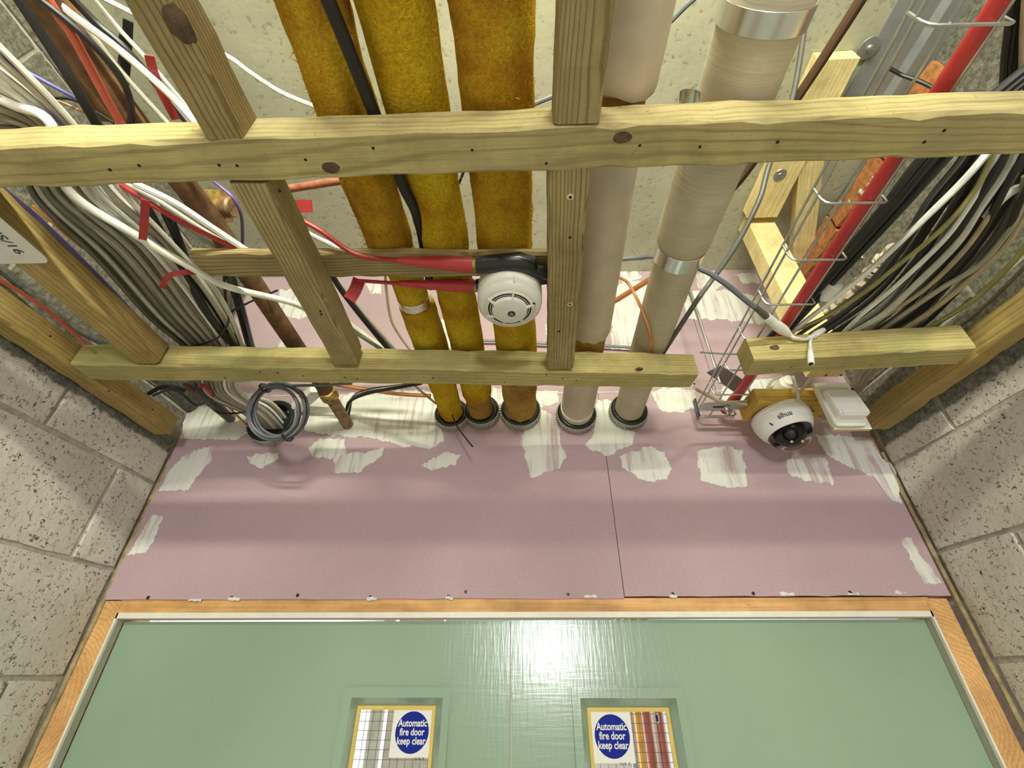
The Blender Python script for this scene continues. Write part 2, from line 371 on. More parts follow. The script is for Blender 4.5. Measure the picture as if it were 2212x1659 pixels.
def wpart(mb, name, m, parent): return child_world(mb.build(name, m), parent)
def dots(parent, pxs, z=None, y=None, r=0.003, m='hole', name='nail_hole'):
    for (px, py) in pxs:
        p = onZ(px, py, z) if z is not None else onY(px, py, y)
        ax = (0,0,-1) if z is not None else (0,-1,0)
        nn_ = 18 if name == 'knot' else 8
        mb = MB().lathe([(0.0001,0.0004),(r*0.8,0.0004),(r,-0.002)], p, ax, nn_)
        if name == 'knot':
            L_ = parent.matrix_world.to_3x3() @ Vector((1,0,0))
            mb.v = [tuple(p+(d_+L_*d_.dot(L_)*0.5)*(1+0.22*noise.noise(d_*160+p*30))) for d_ in (Vector(v)-p for v in mb.v)]
        o = mb.build(name, m); child_world(o, parent)
def text_mb(s, size, bold=0.0, align='CENTER'):
    cu = bpy.data.curves.new('text', 'FONT'); cu.body = s; cu.size = size; cu.align_x = align; cu.align_y = 'CENTER'; cu.offset = bold; cu.resolution_u = 3
    o = bpy.data.objects.new('text', cu); COL.objects.link(o)
    me = o.evaluated_get(bpy.context.evaluated_depsgraph_get()).to_mesh()
    mb = MB(); mb.add([v.co.copy() for v in me.vertices], [tuple(p.vertices) for p in me.polygons])
    o.to_mesh_clear(); bpy.data.objects.remove(o); bpy.data.curves.remove(cu); return mb
def struct(o): o['kind'] = 'structure'; return o

# ------------------------------------------------------------------ setting: shell
struct(MB().box((-1.3, -9, FLOOR-0.1), (1.3, 7.0, FLOOR)).build('floor', 'floor vinyl'))
cl = struct(MB().box((-1.3, -9, SOF), (1.3, D+0.12, SOF+0.15)).build('ceiling', 'concrete'))
struct(MB().box((-1.3, -9.1, FLOOR), (1.3, -9, SOF)).build('wall_back', 'wall paint plain'))
def blockwall(name, side, beds, xface, joints):
    root = bpy.data.objects.new(name, None); COL.objects.link(root); root['kind'] = 'structure'
    s = -1 if side == 'l' else 1
    xa, xb = sorted((xface+s*0.008, xface+s*0.12))
    part(MB().box((xa, -9, FLOOR), (xb, 1.30, SOF)), 'mortar_bed', 'mortar', root)
    zs = []; z = beds[0]
    rg = random.Random(5 if side == 'l' else 9)
    for ci in range(-9, 7):
        z0 = beds[0] + ci*beds[1]; z1 = z0+beds[1]-0.011
        if z1 < FLOOR or z0 > SOF: continue
        z0 = max(z0, FLOOR); z1 = min(z1, SOF)
        visible = z1 > -0.5
        off = joints[ci % 2] if ci not in joints else joints[ci]
        if not visible: continue
        y = off - 0.451*8
        while y < 1.17:
            y0, y1 = y, min(y+0.440, 1.162); y += 0.451
            if y1 < -1.6 or y1-y0 < 0.03: continue
            orange = False
            # one block: front face gridded and unevenly dished, arrises rounded
            mb = MB(); ny, nz = 7, 5; vs = []; sd = rg.uniform(0, 99); proud = rg.uniform(-0.0015, 0.0025)
            for a in range(ny+1):
                for c in range(nz+1):
                    yy = y0+(y1-y0)*a/ny; zz = z0+(z1-z0)*c/nz
                    edge = min(a, ny-a, c, nz-c)
                    dx = -0.004 if edge == 0 else 0.0
                    if edge == 0:
                        yy += 0.003*noise.noise(Vector((yy*14, zz*14, sd))); zz += 0.003*noise.noise(Vector((zz*14, yy*14, sd+5)))
                    dx += proud+0.0025*noise.noise(Vector((yy*12, zz*12, sd)))
                    vs.append((xface - s*dx, yy, zz))
            fs = [(a*(nz+1)+c, (a+1)*(nz+1)+c, (a+1)*(nz+1)+c+1, a*(nz+1)+c+1) for a in range(ny) for c in range(nz)]
            mb.add(vs, fs, True)
            ring = [a*(nz+1) for a in range(ny+1)] + [ny*(nz+1)+c for c in range(1, nz+1)] + [a*(nz+1)+nz for a in range(ny-1, -1, -1)] + [c for c in range(nz-1, 0, -1)]
            back = [(xface+s*0.02, vs[i][1], vs[i][2]) for i in ring]; o0 = len(ring)
            mb.add([vs[i] for i in ring]+back, [(k, (k+1) % o0, o0+(k+1) % o0, o0+k) for k in range(o0)])
            part(mb, 'block', 'block', root)
    return root
yj = onX(259, 1021, XL).y; yj0 = onX(152, 847, XL).y; yj2 = onX(32, 1463, XL).y
wl = blockwall('wall_left', 'l', (-0.002, 0.229), XL, {0: yj+0.2255, 1: yj, 2: yj0, -1: yj2})
yr = onX(2180, 1150, XR).y
wr = blockwall('wall_right', 'r', (0.030, 0.232), XR, {0: yr, 1: yr+0.2255, 2: onX(2025, 880, XR).y})
# caulked slot between the blocks and the end boards, and squeezed-out mortar above the ceiling line
for (nm, x0, x1) in (('trim_1', XL-0.003, XL+0.008), ('trim_2', XR-0.012, XR+0.003)):
    mb = MB(); rg = random.Random(3)
    pts = [Vector(((x0+x1)/2+rg.uniform(-.001,.001), D+0.004, -1.9+0.03*i)) for i in range(82)]
    mb.tube(pts, [0.0065*rg.uniform(.85,1.15) for _ in pts], 6); struct(mb.build(nm, 'caulk'))

# ------------------------------------------------------------------ end wall: pink boards, filler, screws
we = bpy.data.objects.new('wall_end', None); COL.objects.link(we); we['kind'] = 'structure'
xs = 0.2485; zl = 0.152
seamz = onY(1100, 850, D).z
for (xa, xb, za, zb) in ((-1.036, xs-0.0008, zl, seamz-0.001), (xs+0.0008, 1.028, zl+0.004, seamz-0.001), (-1.036, 0.62, seamz+0.001, SOF), (0.622, 1.04, seamz+0.001, SOF)):
    n = 24; mb = MB(); rg = random.Random(11); vs = []
    for i in range(n+1):
        x = xa+(xb-xa)*i/n; j = rg.uniform(-.0012, .0012) if za < 0.2 else 0
        vs += [(x, D, za+j), (x, D, zb), (x, D+0.0125, zb), (x, D+0.0125, za+j)]
    fs = [(i*4+k, i*4+(k+1) % 4, (i+1)*4+(k+1) % 4, (i+1)*4+k) for i in range(n) for k in range(4)] + [(0,1,2,3), (n*4+3,n*4+2,n*4+1,n*4)]
    mb.add(vs, fs); part(mb, 'plasterboard', 'pink', we)
part(MB().box((-1.04, D+0.013, 0.16), (1.045, D+0.10, SOF)), 'stud_backing', 'pine_frame', we)
def jag(poly, step=3.5, amp=1.3, seed=0):
    rg = random.Random(seed); out = []
    for i, p in enumerate(poly):
        q = poly[(i+1) % len(poly)]; L = math.hypot(q[0]-p[0], q[1]-p[1]); k = max(1, int(L/step))
        for j in range(k):
            t = j/k; x_ = p[0]+(q[0]-p[0])*t; y_ = p[1]+(q[1]-p[1])*t; w_ = 5*math.sin(math.pi*t)*rg.choice((0.4,1)); nx_, ny_ = (q[1]-p[1])/max(L,1), -(q[0]-p[0])/max(L,1); g_ = 4.5*noise.noise(Vector((x_*.06, y_*.06, seed)))+rg.uniform(-amp, amp); out.append((x_+nx_*g_, y_+ny_*g_+rg.uniform(-amp, amp)))
    return out
PATCH = [
 [(493,1292),(517,1292),(517,1297),(493,1297)],
 [(406,1293),(434,1293),(434,1298),(406,1298)],
 [(792,1291),(814,1291),(814,1296),(792,1296)],
 [(962,1289),(978,1289),(978,1294),(962,1294)],
 [(1447,1285),(1463,1285),(1463,1290),(1447,1290)],
 [(1263,1285),(1287,1285),(1287,1290),(1263,1290)],
 [(1684,1280),(1716,1280),(1716,1285),(1684,1285)],
 [(1831,1281),(1855,1281),(1855,1286),(1831,1286)],
 [(1933,1278),(1957,1278),(1957,1283),(1933,1283)],
 [(343,1062),(358,1030),(380,1000),(410,976),(463,962),(458,995),(425,1030),(408,1058),(375,1060)],
 [(275,1200),(300,1160),(328,1112),(352,1116),(330,1170),(312,1194)],
 [(533,985),(565,979),(600,977),(602,990),(580,1005),(560,1014),(540,1000)],
 [(667,967),(690,948),(745,948),(747,982),(715,992),(672,985)],
 [(718,990),(745,978),(795,975),(829,967),(822,988),(775,1021),(725,1022)],
 [(910,1005),(935,988),(965,978),(995,982),(985,1003),(930,1017)],
 [(1125,945),(1150,905),(1165,880),(1200,900),(1210,955),(1222,985),(1208,1010),(1150,1032),(1136,995)],
 [(1262,962),(1283,935),(1290,862),(1338,868),(1374,935),(1365,960),(1310,986)],
 [(1337,985),(1370,975),(1405,963),(1432,975),(1452,1010),(1440,1035),(1395,1042),(1345,1010)],
 [(1503,975),(1560,963),(1603,975),(1613,1050),(1580,1055),(1515,1040)],
 [(1695,1002),(1702,990),(1785,990),(1800,1045),(1740,1040),(1702,1020)],
 [(1760,938),(1880,945),(1902,985),(1935,1012),(1948,1088),(1925,1080),(1890,1032),(1840,1010),(1790,988)],
 [(1948,1166),(1968,1160),(1990,1200),(2035,1258),(2000,1264),(1975,1228)],
 [(392,902),(420,875),(500,880),(545,890),(540,935),(500,950),(398,948)],
 [(660,862),(760,850),(900,842),(945,850),(958,952),(938,968),(880,965),(800,945),(700,938),(655,930)],
 [(1405,846),(1450,838),(1500,842),(1502,880),(1470,893),(1430,890)],
 [(1478,655),(1495,630),(1560,625),(1640,640),(1700,650),(1720,690),(1640,700),(1560,690),(1485,688)],
 [(1322,632),(1345,605),(1400,612),(1402,750),(1320,756)],
 [(1335,585),(1375,585),(1390,600),(1350,612)],
 [(1503,590),(1545,588),(1560,612),(1545,630),(1510,622)],
 [(1585,590),(1640,588),(1640,612),(1605,612)],
 [(605,625),(655,620),(690,660),(650,690),(600,680)],
 [(790,608),(825,605),(822,632),(800,636)],
 [(930,690),(1010,690),(1020,752),(940,752)],
 [(600,735),(640,728),(660,752),(600,752)],
 [(1180,690),(1240,690),(1240,752),(1180,752)],
 [(1560,835),(1690,812),(1700,840),(1650,868),(1560,872)],
 [(1000,838),(1070,838),(1205,846),(1205,868),(1170,882),(1080,872),(1010,860)],
]
for i, poly in enumerate(PATCH):
    q = jag(poly, seed=i); cx = sum(a for a, _ in poly)/len(poly); cy = sum(b_ for _, b_ in poly)/len(poly)
    n = len(q); mb = MB()
    P0 = [onY(a, b_, D-0.0003) for a, b_ in q]
    P1 = [onY(cx+(a-cx)*0.93, cy+(b_-cy)*0.93, D-0.0012) for a, b_ in q]
    mb.add(P0+P1+[onY(cx, cy, D-0.0015)], [(k, (k+1) % n, n+(k+1) % n, n+k) for k in range(n)] + [(n+k, n+(k+1) % n, 2*n) for k in range(n)], True)
    part(mb, 'filler_patch', 'filler', we)
for (px, py) in ((320,1291),(500,1291),(643,1286),(800,1290),(969,1288),(1007,1278),(1227,1284),(1453,1283),(1627,1282),(1836,1280)):
    p = onY(px, py, D)
    part(MB().lathe([(0.0001,0.0002),(0.0012,0.0012),(0.0042,0.0008),(0.0045,-0.001)], p, (0,-1,0), 10), 'screw', 'black plastic', we)
# paper seam line above the door run
mb = MB(); pts = [Vector((-1.0+0.05*i, D-0.0005, seamz+0.002*noise.noise(Vector((i*.7,0,0))))) for i in range(41)]
mb.tube(pts, 0.0022, 5); part(mb, 'seam_tape', 'filler', we)

# ------------------------------------------------------------------ door lining and leaves
DY = 1.20
def lining(nm, a, b_, m='pine_frame'): return struct(MB().box(a, b_).build(nm, m))
head = lining('trim_3', (-0.995, D+0.006, 0.1235), (0.975, DY+0.09, 0.153))
part(MB().box((-0.99, D+0.004, 0.1115), (0.97, DY-0.001, 0.1235)), 'paint_edge', 'white_paint', head)
part(MB().box((-0.985, D+0.012, 0.1095), (0.965, DY-0.001, 0.1150)), 'door_stop', 'stop_paint', head)
for (nm, x0, x1, xi) in (('trim_4', -1.034, -0.9895, -0.9875), ('trim_5', 0.9675, 1.018, 0.9655)):
    j = struct(MB().box((x0, D+0.005, FLOOR), (x1, DY+0.09, 0.150)).build(nm, 'pine_frame', loc=((x0+x1)/2, DY, 0.0), rot=Matrix(((0,1,0),(0,0,1),(1,0,0))).transposed())); bpy.context.view_layer.update()
    xa, xb = sorted((x1 if x0 < 0 else x0, xi)); s = 1 if x0 < 0 else -1
    wpart(MB().box((min(xa, xb)-0.001, D+0.004, FLOOR), (max(xa, xb)+0.0015, D+0.010, 0.1235)), 'paint_edge', 'white_paint', j)
    xe = x1 if x0 < 0 else x0
    wpart(MB().box((min(xe, xe+s*0.004), D+0.010, FLOOR), (max(xe, xe+s*0.004), DY-0.001, 0.112)), 'door_stop', 'stop_paint', j)
mb = MB(); rg = random.Random(2)
def leaf(nm, x0, x1, ztop, vo, vi, gl, y0, signpx, hinge):
    root = bpy.data.objects.new(nm, None); COL.objects.link(root); root['kind'] = 'structure'; root.location = (x0, y0, FLOOR)
    Q = lambda p, yy=y0: onY(p[0], p[1], yy)
    ox0, ox1, ozt = Q(vo[0]).x, Q(vo[1]).x, Q(vo[0]).z
    ix0, ix1, izt = Q(vi[0], y0-0.006).x, Q(vi[1], y0-0.006).x, Q(vi[0], y0-0.006).z
    gy = y0+0.022; gx0, gx1, gzt = Q(gl[0], gy).x, Q(gl[1], gy).x, Q(gl[0], gy).z
    bot = -0.62
    mb = MB()
    mb.box((x0, y0, izt), (x1, y0+0.044, ztop)); mb.box((x0, y0, FLOOR+0.006), (x1, y0+0.044, bot))
    mb.box((x0, y0, bot), (ix0, y0+0.044, izt)); mb.box((ix1, y0, bot), (x1, y0+0.044, izt))
    part(mb, 'door_leaf', 'door', root)
    # mitred bead frame, proud of the leaf, with a splayed inner face running back to the glass
    def fr(a, b_, c, d):
        m_ = MB(); m_.add([a, b_, c, d], [(0,1,2,3)]); return m_
    yf = y0-0.008
    o = [(ox0, bot-0.04), (ox1, bot-0.04), (ox1, ozt), (ox0, ozt)]; i_ = [(ix0, bot), (ix1, bot), (ix1, izt), (ix0, izt)]; g_ = [(gx0, bot+0.02), (gx1, bot+0.02), (gx1, gzt), (gx0, gzt)]
    for k in range(4):
        k2 = (k+1) % 4; vs = []
        for kk in (k, k2):
            vs += [(o[kk][0], y0, o[kk][1]), (o[kk][0], yf, o[kk][1]), (i_[kk][0], yf, i_[kk][1]), (g_[kk][0], gy-0.003, g_[kk][1]), (g_[kk][0], gy+0.003, g_[kk][1])]
        mb = MB(); mb.add(vs, [(a, a+1, a+6, a+5) for a in range(4)] + [(0,1,2,3,4), (9,8,7,6,5)]); part(mb, 'bead', 'door', root)
    t = 0.0075
    for a, b_ in (((gx0, gzt-t), (gx1, gzt)), ((gx0, bot), (gx0+t, gzt-t)), ((gx1-t, bot), (gx1, gzt-t))):
        part(MB().box((a[0], gy-0.004, a[1]), (b_[0], gy+0.002, b_[1])), 'glazing_tape', 'glazing tape', root)
    pane = part(MB().box((gx0, gy, bot), (gx1, gy+0.006, gzt)), 'glass_pane', 'glass', root)
    mb = MB(); sp = 0.0165; k = 0
    x = gx0+0.004
    while x < gx1: mb.box((x-0.0004, gy+0.0026, bot), (x+0.0004, gy+0.0034, gzt)); x += sp
    z = gzt-0.012
    while z > bot: mb.box((gx0, gy+0.0026, z-0.0004), (gx1, gy+0.0034, z+0.0004)); z -= sp
    wm = part(mb, 'wire_mesh', 'dark grey pvc', root)
    # mandatory sign on the pane
    c = [Q(p, gy-0.0012) for p in signpx[0]]
    sx0, sx1 = (c[0].x+c[3].x)/2, (c[1].x+c[2].x)/2; sz1, sz0 = (c[0].z+c[1].z)/2, (c[2].z+c[3].z)/2
    cx, cz = Q(signpx[1], gy-0.0012).x, Q(signpx[1], gy-0.0012).z; R = signpx[2]
    sg = thing('door_sign', signpx[3], 'sign', (cx, gy-0.001, cz))
    part(MB().box((sx0, gy-0.0012, sz0), (sx1, gy-0.0002, sz1)), 'sign_sheet', 'sign white', sg)
    part(MB().lathe([(0.0001,0.0004),(R,0.0004),(R,0)], (cx, gy-0.0012, cz), (0,-1,0), 48), 'blue_disc', 'sign blue', sg)
    for row, s_ in enumerate(('Automatic', 'fire door', 'keep clear')):
        tm = text_mb(s_, R*0.51, 0.0004)
        mb = MB(); mb.add([(cx+v[0]*0.80, gy-0.0018, cz+R*(0.42-0.42*row)+v[1]*0.95) for v in tm.v], tm.f); part(mb, 'lettering', 'sign white', sg)
    tm = text_mb('1618  B', R*0.20); mb = MB(); mb.add([(cx+R*0.55+v[0], gy-0.0015, cz-R*1.22+v[1]) for v in tm.v], tm.f); part(mb, 'lettering', 'ink', sg)
    return root
mx = onY(1103, 1338, DY).x
leaf('door_1', -0.9855, mx-0.001, 0.1065, [(747,1484),(974,1484)], [(760,1507),(957,1506)], [(774,1524),(942,1524)], DY+0.003,
     ([(852,1527),(936,1529),(928,1637),(840,1637)], (890,1581.6), 0.0370, 'blue disc door sign beside clear wired glass showing a white wall'), -1)
leaf('door_2', mx+0.001, 0.9635, 0.1085, [(1233.5,1485),(1472,1485)], [(1253,1508),(1460,1506)], [(1267,1528),(1443,1527)], DY,
     ([(1272,1533),(1362,1536),(1372,1650),(1280,1648)], (1322.5,1590), 0.0380, 'blue disc door sign on the wired pane with orange and red posts behind'), 1)

# ------------------------------------------------------------------ corridor beyond the doors
struct(MB().box((-1.4, 7.0, FLOOR), (1.4, 7.1, 0.7)).build('wall_far', 'far beige'))
struct(MB().box((-1.45, 1.30, FLOOR), (-1.35, 7.0, 0.7)).build('wall_far_side', 'far white'))
struct(MB().box((1.35, 1.30, FLOOR), (1.45, 7.0, 0.7)).build('wall_far_side', 'far white'))
struct(MB().box((-1.45, D+0.13, 0.6), (1.45, 7.1, 0.7)).build('ceiling_far', 'far white'))
def post(nm, label, px0, px1, py, y, th, m, zt=0.3, cat='post'):
    a, b_ = onY(px0, py, y), onY(px1, py, y)
    mb = MB(); e = 0.006; x0, x1 = a.x, b_.x
    sec = [(x0+e,y),(x1-e,y),(x1,y+e),(x1,y+th-e),(x1-e,y+th),(x0+e,y+th),(x0,y+th-e),(x0,y+e)]
    vs = [(x, yy, FLOOR) for x, yy in sec] + [(x, yy, zt) for x, yy in sec]
    mb.add(vs, [(k,(k+1)%8,8+(k+1)%8,8+k) for k in range(8)]+[tuple(range(7,-1,-1)), tuple(8+k for k in range(8))])
    return tag(mb.build(nm, m, loc=((x0+x1)/2, y+th/2, FLOOR)), label, cat)
post('timber_post', 'orange post seen through the wired glass with red panels behind', 1380, 1393, 1600, 1.75, 0.05, 'far orange')
post('red_board', 'red brown board with a white and blue sticker behind the glass', 1397, 1414, 1600, 1.95, 0.03, 'far red', cat='board')
p = onY(1418, 1548, 1.96)
post('red_board', 'second red brown board against the pane edge behind the glass', 1428, 1440, 1600, 2.0, 0.03, 'far red', cat='board')
post('white_upright', 'pale upright between the two red boards behind glass', 1414, 1427, 1600, 2.02, 0.03, 'far white', cat='post')
sk = thing('sticker', 'small white sticker with blue mark seen through the wired glass', 'sticker', onY(1418,1548,1.94))
a, b_ = onY(1410,1540,1.94), onY(1425,1563,1.94)
part(MB().box((a.x,1.938,b_.z),(b_.x,1.94,a.z)), 'sheet', 'sign white', sk); part(MB().box((a.x+0.007,1.9365,b_.z+0.006),(b_.x-0.004,1.938,a.z-0.006)), 'blue_mark', 'sign blue', sk)
post('grey_upright', 'grey metal upright beside the orange post behind glass', 1362, 1376, 1600, 2.1, 0.05, 'far grey')
post('white_door_frame', 'white glossy upright seen through the wired glass of the plainer pane', 790, 822, 1600, 1.9, 0.06, 'far white')
post('beige_partition', 'beige board standing beyond the white upright behind wired glass', 824, 940, 1600, 2.3, 0.05, 'far beige', cat='board')

# ------------------------------------------------------------------ timber grid
def line(p, q, z=ZB): a, b_ = onZ(*p, z), onZ(*q, z); return (a.x, a.y), (b_.x, b_.y)
def ext(a, b_, xa, xb):
    s = (b_[1]-a[1])/(b_[0]-a[0]); return (xa, a[1]+s*(xa-a[0])), (xb, a[1]+s*(xb-a[0]))
a, b_ = ext((-0.653, 0.277+0.029), (0.599, 0.260+0.029), -0.972, 0.94)
beamA = timber('timber_crosspiece', 'long weathered timber crosspiece nearest the lens, full of nail holes', a, b_, 0.056, 0.051, ZB, 'timber', 1)
dots(beamA, [(237,367),(300,358),(473,357),(512,358),(660,345),(700,356),(806,320),(1020,324),(1180,353),(1382,314),(1512,317),(1680,307),(1997,307),(2040,282)], z=ZB-0.0003, r=0.0024)
dots(beamA, [(715,362),(1345,297)], z=ZB-0.0004, r=0.009, m='knot', name='knot')
dots(beamA, [(2010,218)], y=onZ(2010,250,ZB).y-0.001, r=0.006, m='knot', name='knot')
a, b_ = ext((-0.971, 0.736+0.031), (0.395, 0.802+0.028), -0.971, 0.398)
beamB = timber('timber_crosspiece', 'timber crosspiece carrying the two sloped joists, sawn off beside wire tray', a, b_, 0.060, 0.058, ZB, 'timber_g', 2)
dots(beamB, [(486,816),(562,804),(600,805),(655,812),(745,815),(772,818),(935,817),(1090,826),(1180,810),(1215,818),(1245,822),(1500,830)], z=ZB-0.0003, r=0.0022)
dots(beamB, [(1381,799)], z=ZB-0.0004, r=0.006, m='knot', name='knot')
a, b_ = ext((0.502, 0.782), (0.927, 0.748), 0.502, 0.938)
beamC = timber('timber_crosspiece', 'short green stained timber with knot and white plug lying on it', a, b_, 0.060, 0.064, ZB, 'timber_g', 3, wane=(3, 0.006))
dots(beamC, [(1675,750)], y=0.7465, r=0.007, m='knot', name='knot')
dots(beamC, [(1709,793),(1668,800),(1882,787)], z=ZB-0.0003, r=0.002)
ledL = timber('ledger', 'timber ledger along painted block wall on the grey cable bundle side', (-0.996, -1.4), (-0.998, 1.066), 0.047, 0.054, ZB, 'timber_y', 4)
dots(ledL, [(108,727),(235,845),(330,885)], z=ZB-0.0003, r=0.002)
ledR = timber('ledger', 'timber ledger along painted block wall beside the motion sensor', (0.964, -1.4), (0.983, 1.075), 0.048, 0.056, ZB, 'timber_y', 5)
J1 = timber('joist', 'dark joist with white card stuck under it beside grey bundle', (-0.789, -0.3), (-0.801, 0.737), 0.050, 0.053, ZB, 'timber_y', 6)
J2a = timber('joist', 'rough knotty joist with bark edge meeting the nearest crosspiece', (-0.371, -0.4), (-0.366, 0.275), 0.052, 0.053, ZB, 'timber_f', 7, wane=(1, 0.012))
p = onZ(385, 55, ZB); dots(J2a, [(385,55)], z=ZB-0.0004, r=0.013, m='knot', name='knot')
J2b = timber('joist', 'sloping joist crossing under the thin batten beside the rusty pipe', (-0.367, 0.334), (-0.375, 0.748), 0.052, 0.053, ZB, 'timber_f', 8, wane=(1, 0.006))
dots(J2b, [(692,672),(694,679),(739,774),(603,413)], z=ZB-0.0003, r=0.0026)
J3a = timber('joist', 'straight joist standing square between orange lagging and pale paper pipe', (0.066, -0.4), (0.073, 0.266), 0.057, 0.053, ZB, 'timber_f', 9)
J3b = timber('joist', 'straight joist beside the round smoke detector with pale nail holes', (0.069, 0.322), (0.0905, 0.775), 0.056, 0.053, ZB, 'timber_f', 10)
dots(J3b, [(1232,426),(1231,513),(1231,657),(1208,716)], z=ZB-0.0003, r=0.003)
dots(J3b, [(1232,426),(1231,657)], z=ZB-0.0002, r=0.006, m='pale board', name='torn_fibre')
a, b_ = (-0.572, 0.518), (0.10, 0.533)
batten = timber('batten', 'thin batten lying across the joists under the yellow pipes', a, b_, 0.055, 0.017, ZT+0.001, 'timber_f', 12, zslope=0.0)

# white card under joist: IS/16
q = [onZ(x_, y_, ZB-0.001) for x_, y_ in ((100,557),(78,568))]
xr_ = onZ(60, 522, ZB-0.001).x; yb_ = q[1].y
tagc = thing('tag_card', 'white card marked IS/16 stuck under the dark joist', 'card', (xr_, yb_, ZB-0.001))
rad = 0.012; x0 = xr_-0.11; y0 = yb_-0.15
out = []
for cx, cy, a0 in ((xr_-rad, yb_-rad, 0), (x0+rad, yb_-rad, 90), (x0+rad, y0+rad, 180), (xr_-rad, y0+rad, 270)):
    for k in range(6): t = math.radians(a0+18*k); out.append((cx+rad*math.cos(t), cy+rad*math.sin(t)))
n = len(out); mb = MB(); mb.add([(x_, y_, ZB-0.0005) for x_, y_ in out]+[(x_, y_, ZB-0.002) for x_, y_ in out], [(k,(k+1)%n,n+(k+1)%n,n+k) for k in range(n)]+[tuple(range(n)), tuple(2*n-1-k for k in range(n))])
part(mb, 'card_sheet', 'card', tagc)
tm = text_mb('IS/16', 0.021, 0.0002, 'RIGHT')
e = onZ(46, 549, ZB-0.0025); mb = MB(); mb.add([(e.x+v[1], e.y+v[0]*1.0, ZB-0.0025) for v in tm.v], tm.f); part(mb, 'lettering', 'ink', tagc)

# ------------------------------------------------------------------ lagged pipes
def lag(root, pname, pts, r0, r1, m, amp=0.004, seed=0, ragged=0.0, n=28):
    S = []; P = [Vector(p) for p in pts]; L = (P[-1]-P[0]).length; k = max(10, int(L/0.010))
    mb = MB(); vs = []
    for i in range(k+1):
        t = i/k; c = P[0].lerp(P[-1], t); r = r0+(r1-r0)*t
        for j in range(n):
            a = 2*math.pi*j/n; d = noise.noise(Vector((math.cos(a)*2.2, c.y*11, math.sin(a)*2.2+seed)))*amp + noise.noise(Vector((math.cos(a)*7, c.y*40, math.sin(a)*7+seed)))*amp*0.45
            rr = r+d; yy = c.y
            if ragged and (i == k or i == 0): yy += (1 if i else -1)*ragged*noise.noise(Vector((math.cos(a)*3, seed, math.sin(a)*3)))
            if i in (0, k): rr *= 0.97
            vs.append((c.x+math.cos(a)*rr, yy, c.z+math.sin(a)*rr))
    fs = [(i*n+j, i*n+(j+1) % n, (i+1)*n+(j+1) % n, (i+1)*n+j) for i in range(k) for j in range(n)]
    mb.add(vs, fs, True)
    mb.add([vs[j] for j in range(n)]+[vs[k*n+j] for j in range(n)], [tuple(range(n)), tuple(2*n-1-j for j in range(n))])
    return part(mb, pname, m, root)
def band(root, c, r, wdt, m='foil', name='foil_band', tilt=0.0):
    return part(MB().lathe([(r-0.006,-wdt/2),(r-0.0005,-wdt/2),(r,-wdt/2+0.0005),(r,wdt/2-0.0005),(r-0.0005,wdt/2),(r-0.006,wdt/2)], c, (tilt,1,0), 32), name, m, root)
def fuzz(root, pts, r, cnt, m, seed, ln=0.010, side=None):
    rg = random.Random(seed); mb = MB(); P = [Vector(p) for p in pts]
    for _ in range(cnt):
        t = rg.random(); c = P[0].lerp(P[-1], t); a = rg.choice(side)+rg.gauss(0, .5) if side else rg.uniform(0, 2*math.pi)
        d = Vector((math.cos(a), 0, math.sin(a))); b0 = c+d*(r-0.003); e = b0+(d*rg.uniform(.4,1)+Vector((rg.uniform(-.7,.7), rg.uniform(-1,1), rg.uniform(-.7,.7))))*ln*rg.uniform(.4,1)
        s_ = Vector((rg.uniform(-1,1), rg.uniform(-1,1), rg.uniform(-1,1)))*0.0007
        mb.add([b0-s_, b0+s_, e], [(0,1,2)])
    o = part(mb, 'loose_fibres', m, root); o['kind'] = 'stuff'; return o
AZ = 0.668
def pipe_thing(name, label, x): return thing(name, label, 'pipe', (x, 0.4, AZ))
y1 = pipe_thing('lagged_pipe', 'orange yellow wool lagged pipe with black cable along it and foil band', -0.23)
lag(y1, 'lagging', [(-0.247,-0.5,AZ+0.004),(-0.238,0.53,AZ-0.002)], 0.0455, 0.0415, 'wool_dark', 0.005, 1, 0.010)
lag(y1, 'lagging', [(-0.228,0.53,AZ-0.006),(-0.220,0.742,AZ-0.004)], 0.033, 0.033, 'wool', 0.002, 2)
yb = onZ(893, 664, AZ-0.03).y
lag(y1, 'lagging', [(-0.220,yb+0.012,AZ-0.004),(-0.212,0.90,AZ-0.006)], 0.039, 0.040, 'wool', 0.003, 3, 0.004)
lag(y1, 'lagging', [(-0.212,0.90,AZ-0.006),(-0.208,1.168,AZ-0.008)], 0.038, 0.034, 'wool', 0.004, 4, 0.004)
band(y1, (-0.2215, yb, AZ-0.005), 0.0352, 0.022)
fuzz(y1, [(-0.243,-0.1,AZ),(-0.238,0.53,AZ)], 0.044, 500, 'wool', 21, 0.012, (math.pi*1.05, math.pi*1.2))
y2 = pipe_thing('lagged_pipe', 'yellow wool lagged pipe between the two oranger ones', -0.14)
lag(y2, 'lagging', [(-0.155,-0.5,AZ+0.004),(-0.138,0.54,AZ)], 0.048, 0.045, 'wool', 0.004, 5, 0.006)
lag(y2, 'lagging', [(-0.133,0.54,AZ-0.004),(-0.121,1.04,AZ-0.002)], 0.038, 0.042, 'wool', 0.003, 6, 0.004)
lag(y2, 'lagging', [(-0.121,1.03,AZ-0.002),(-0.119,1.168,AZ)], 0.038, 0.037, 'wool_end', 0.002, 7)
fuzz(y2, [(-0.15,0.1,AZ),(-0.135,0.54,AZ)], 0.045, 250, 'wool', 22, 0.010, (math.pi*1.8, ))
y3 = pipe_thing('lagged_pipe', 'thickest orange wool lagged pipe running behind the smoke detector', -0.02)
lag(y3, 'lagging', [(-0.036,-0.5,AZ+0.006),(-0.024,0.545,AZ+0.004)], 0.055, 0.051, 'wool_dark', 0.005, 8, 0.010)
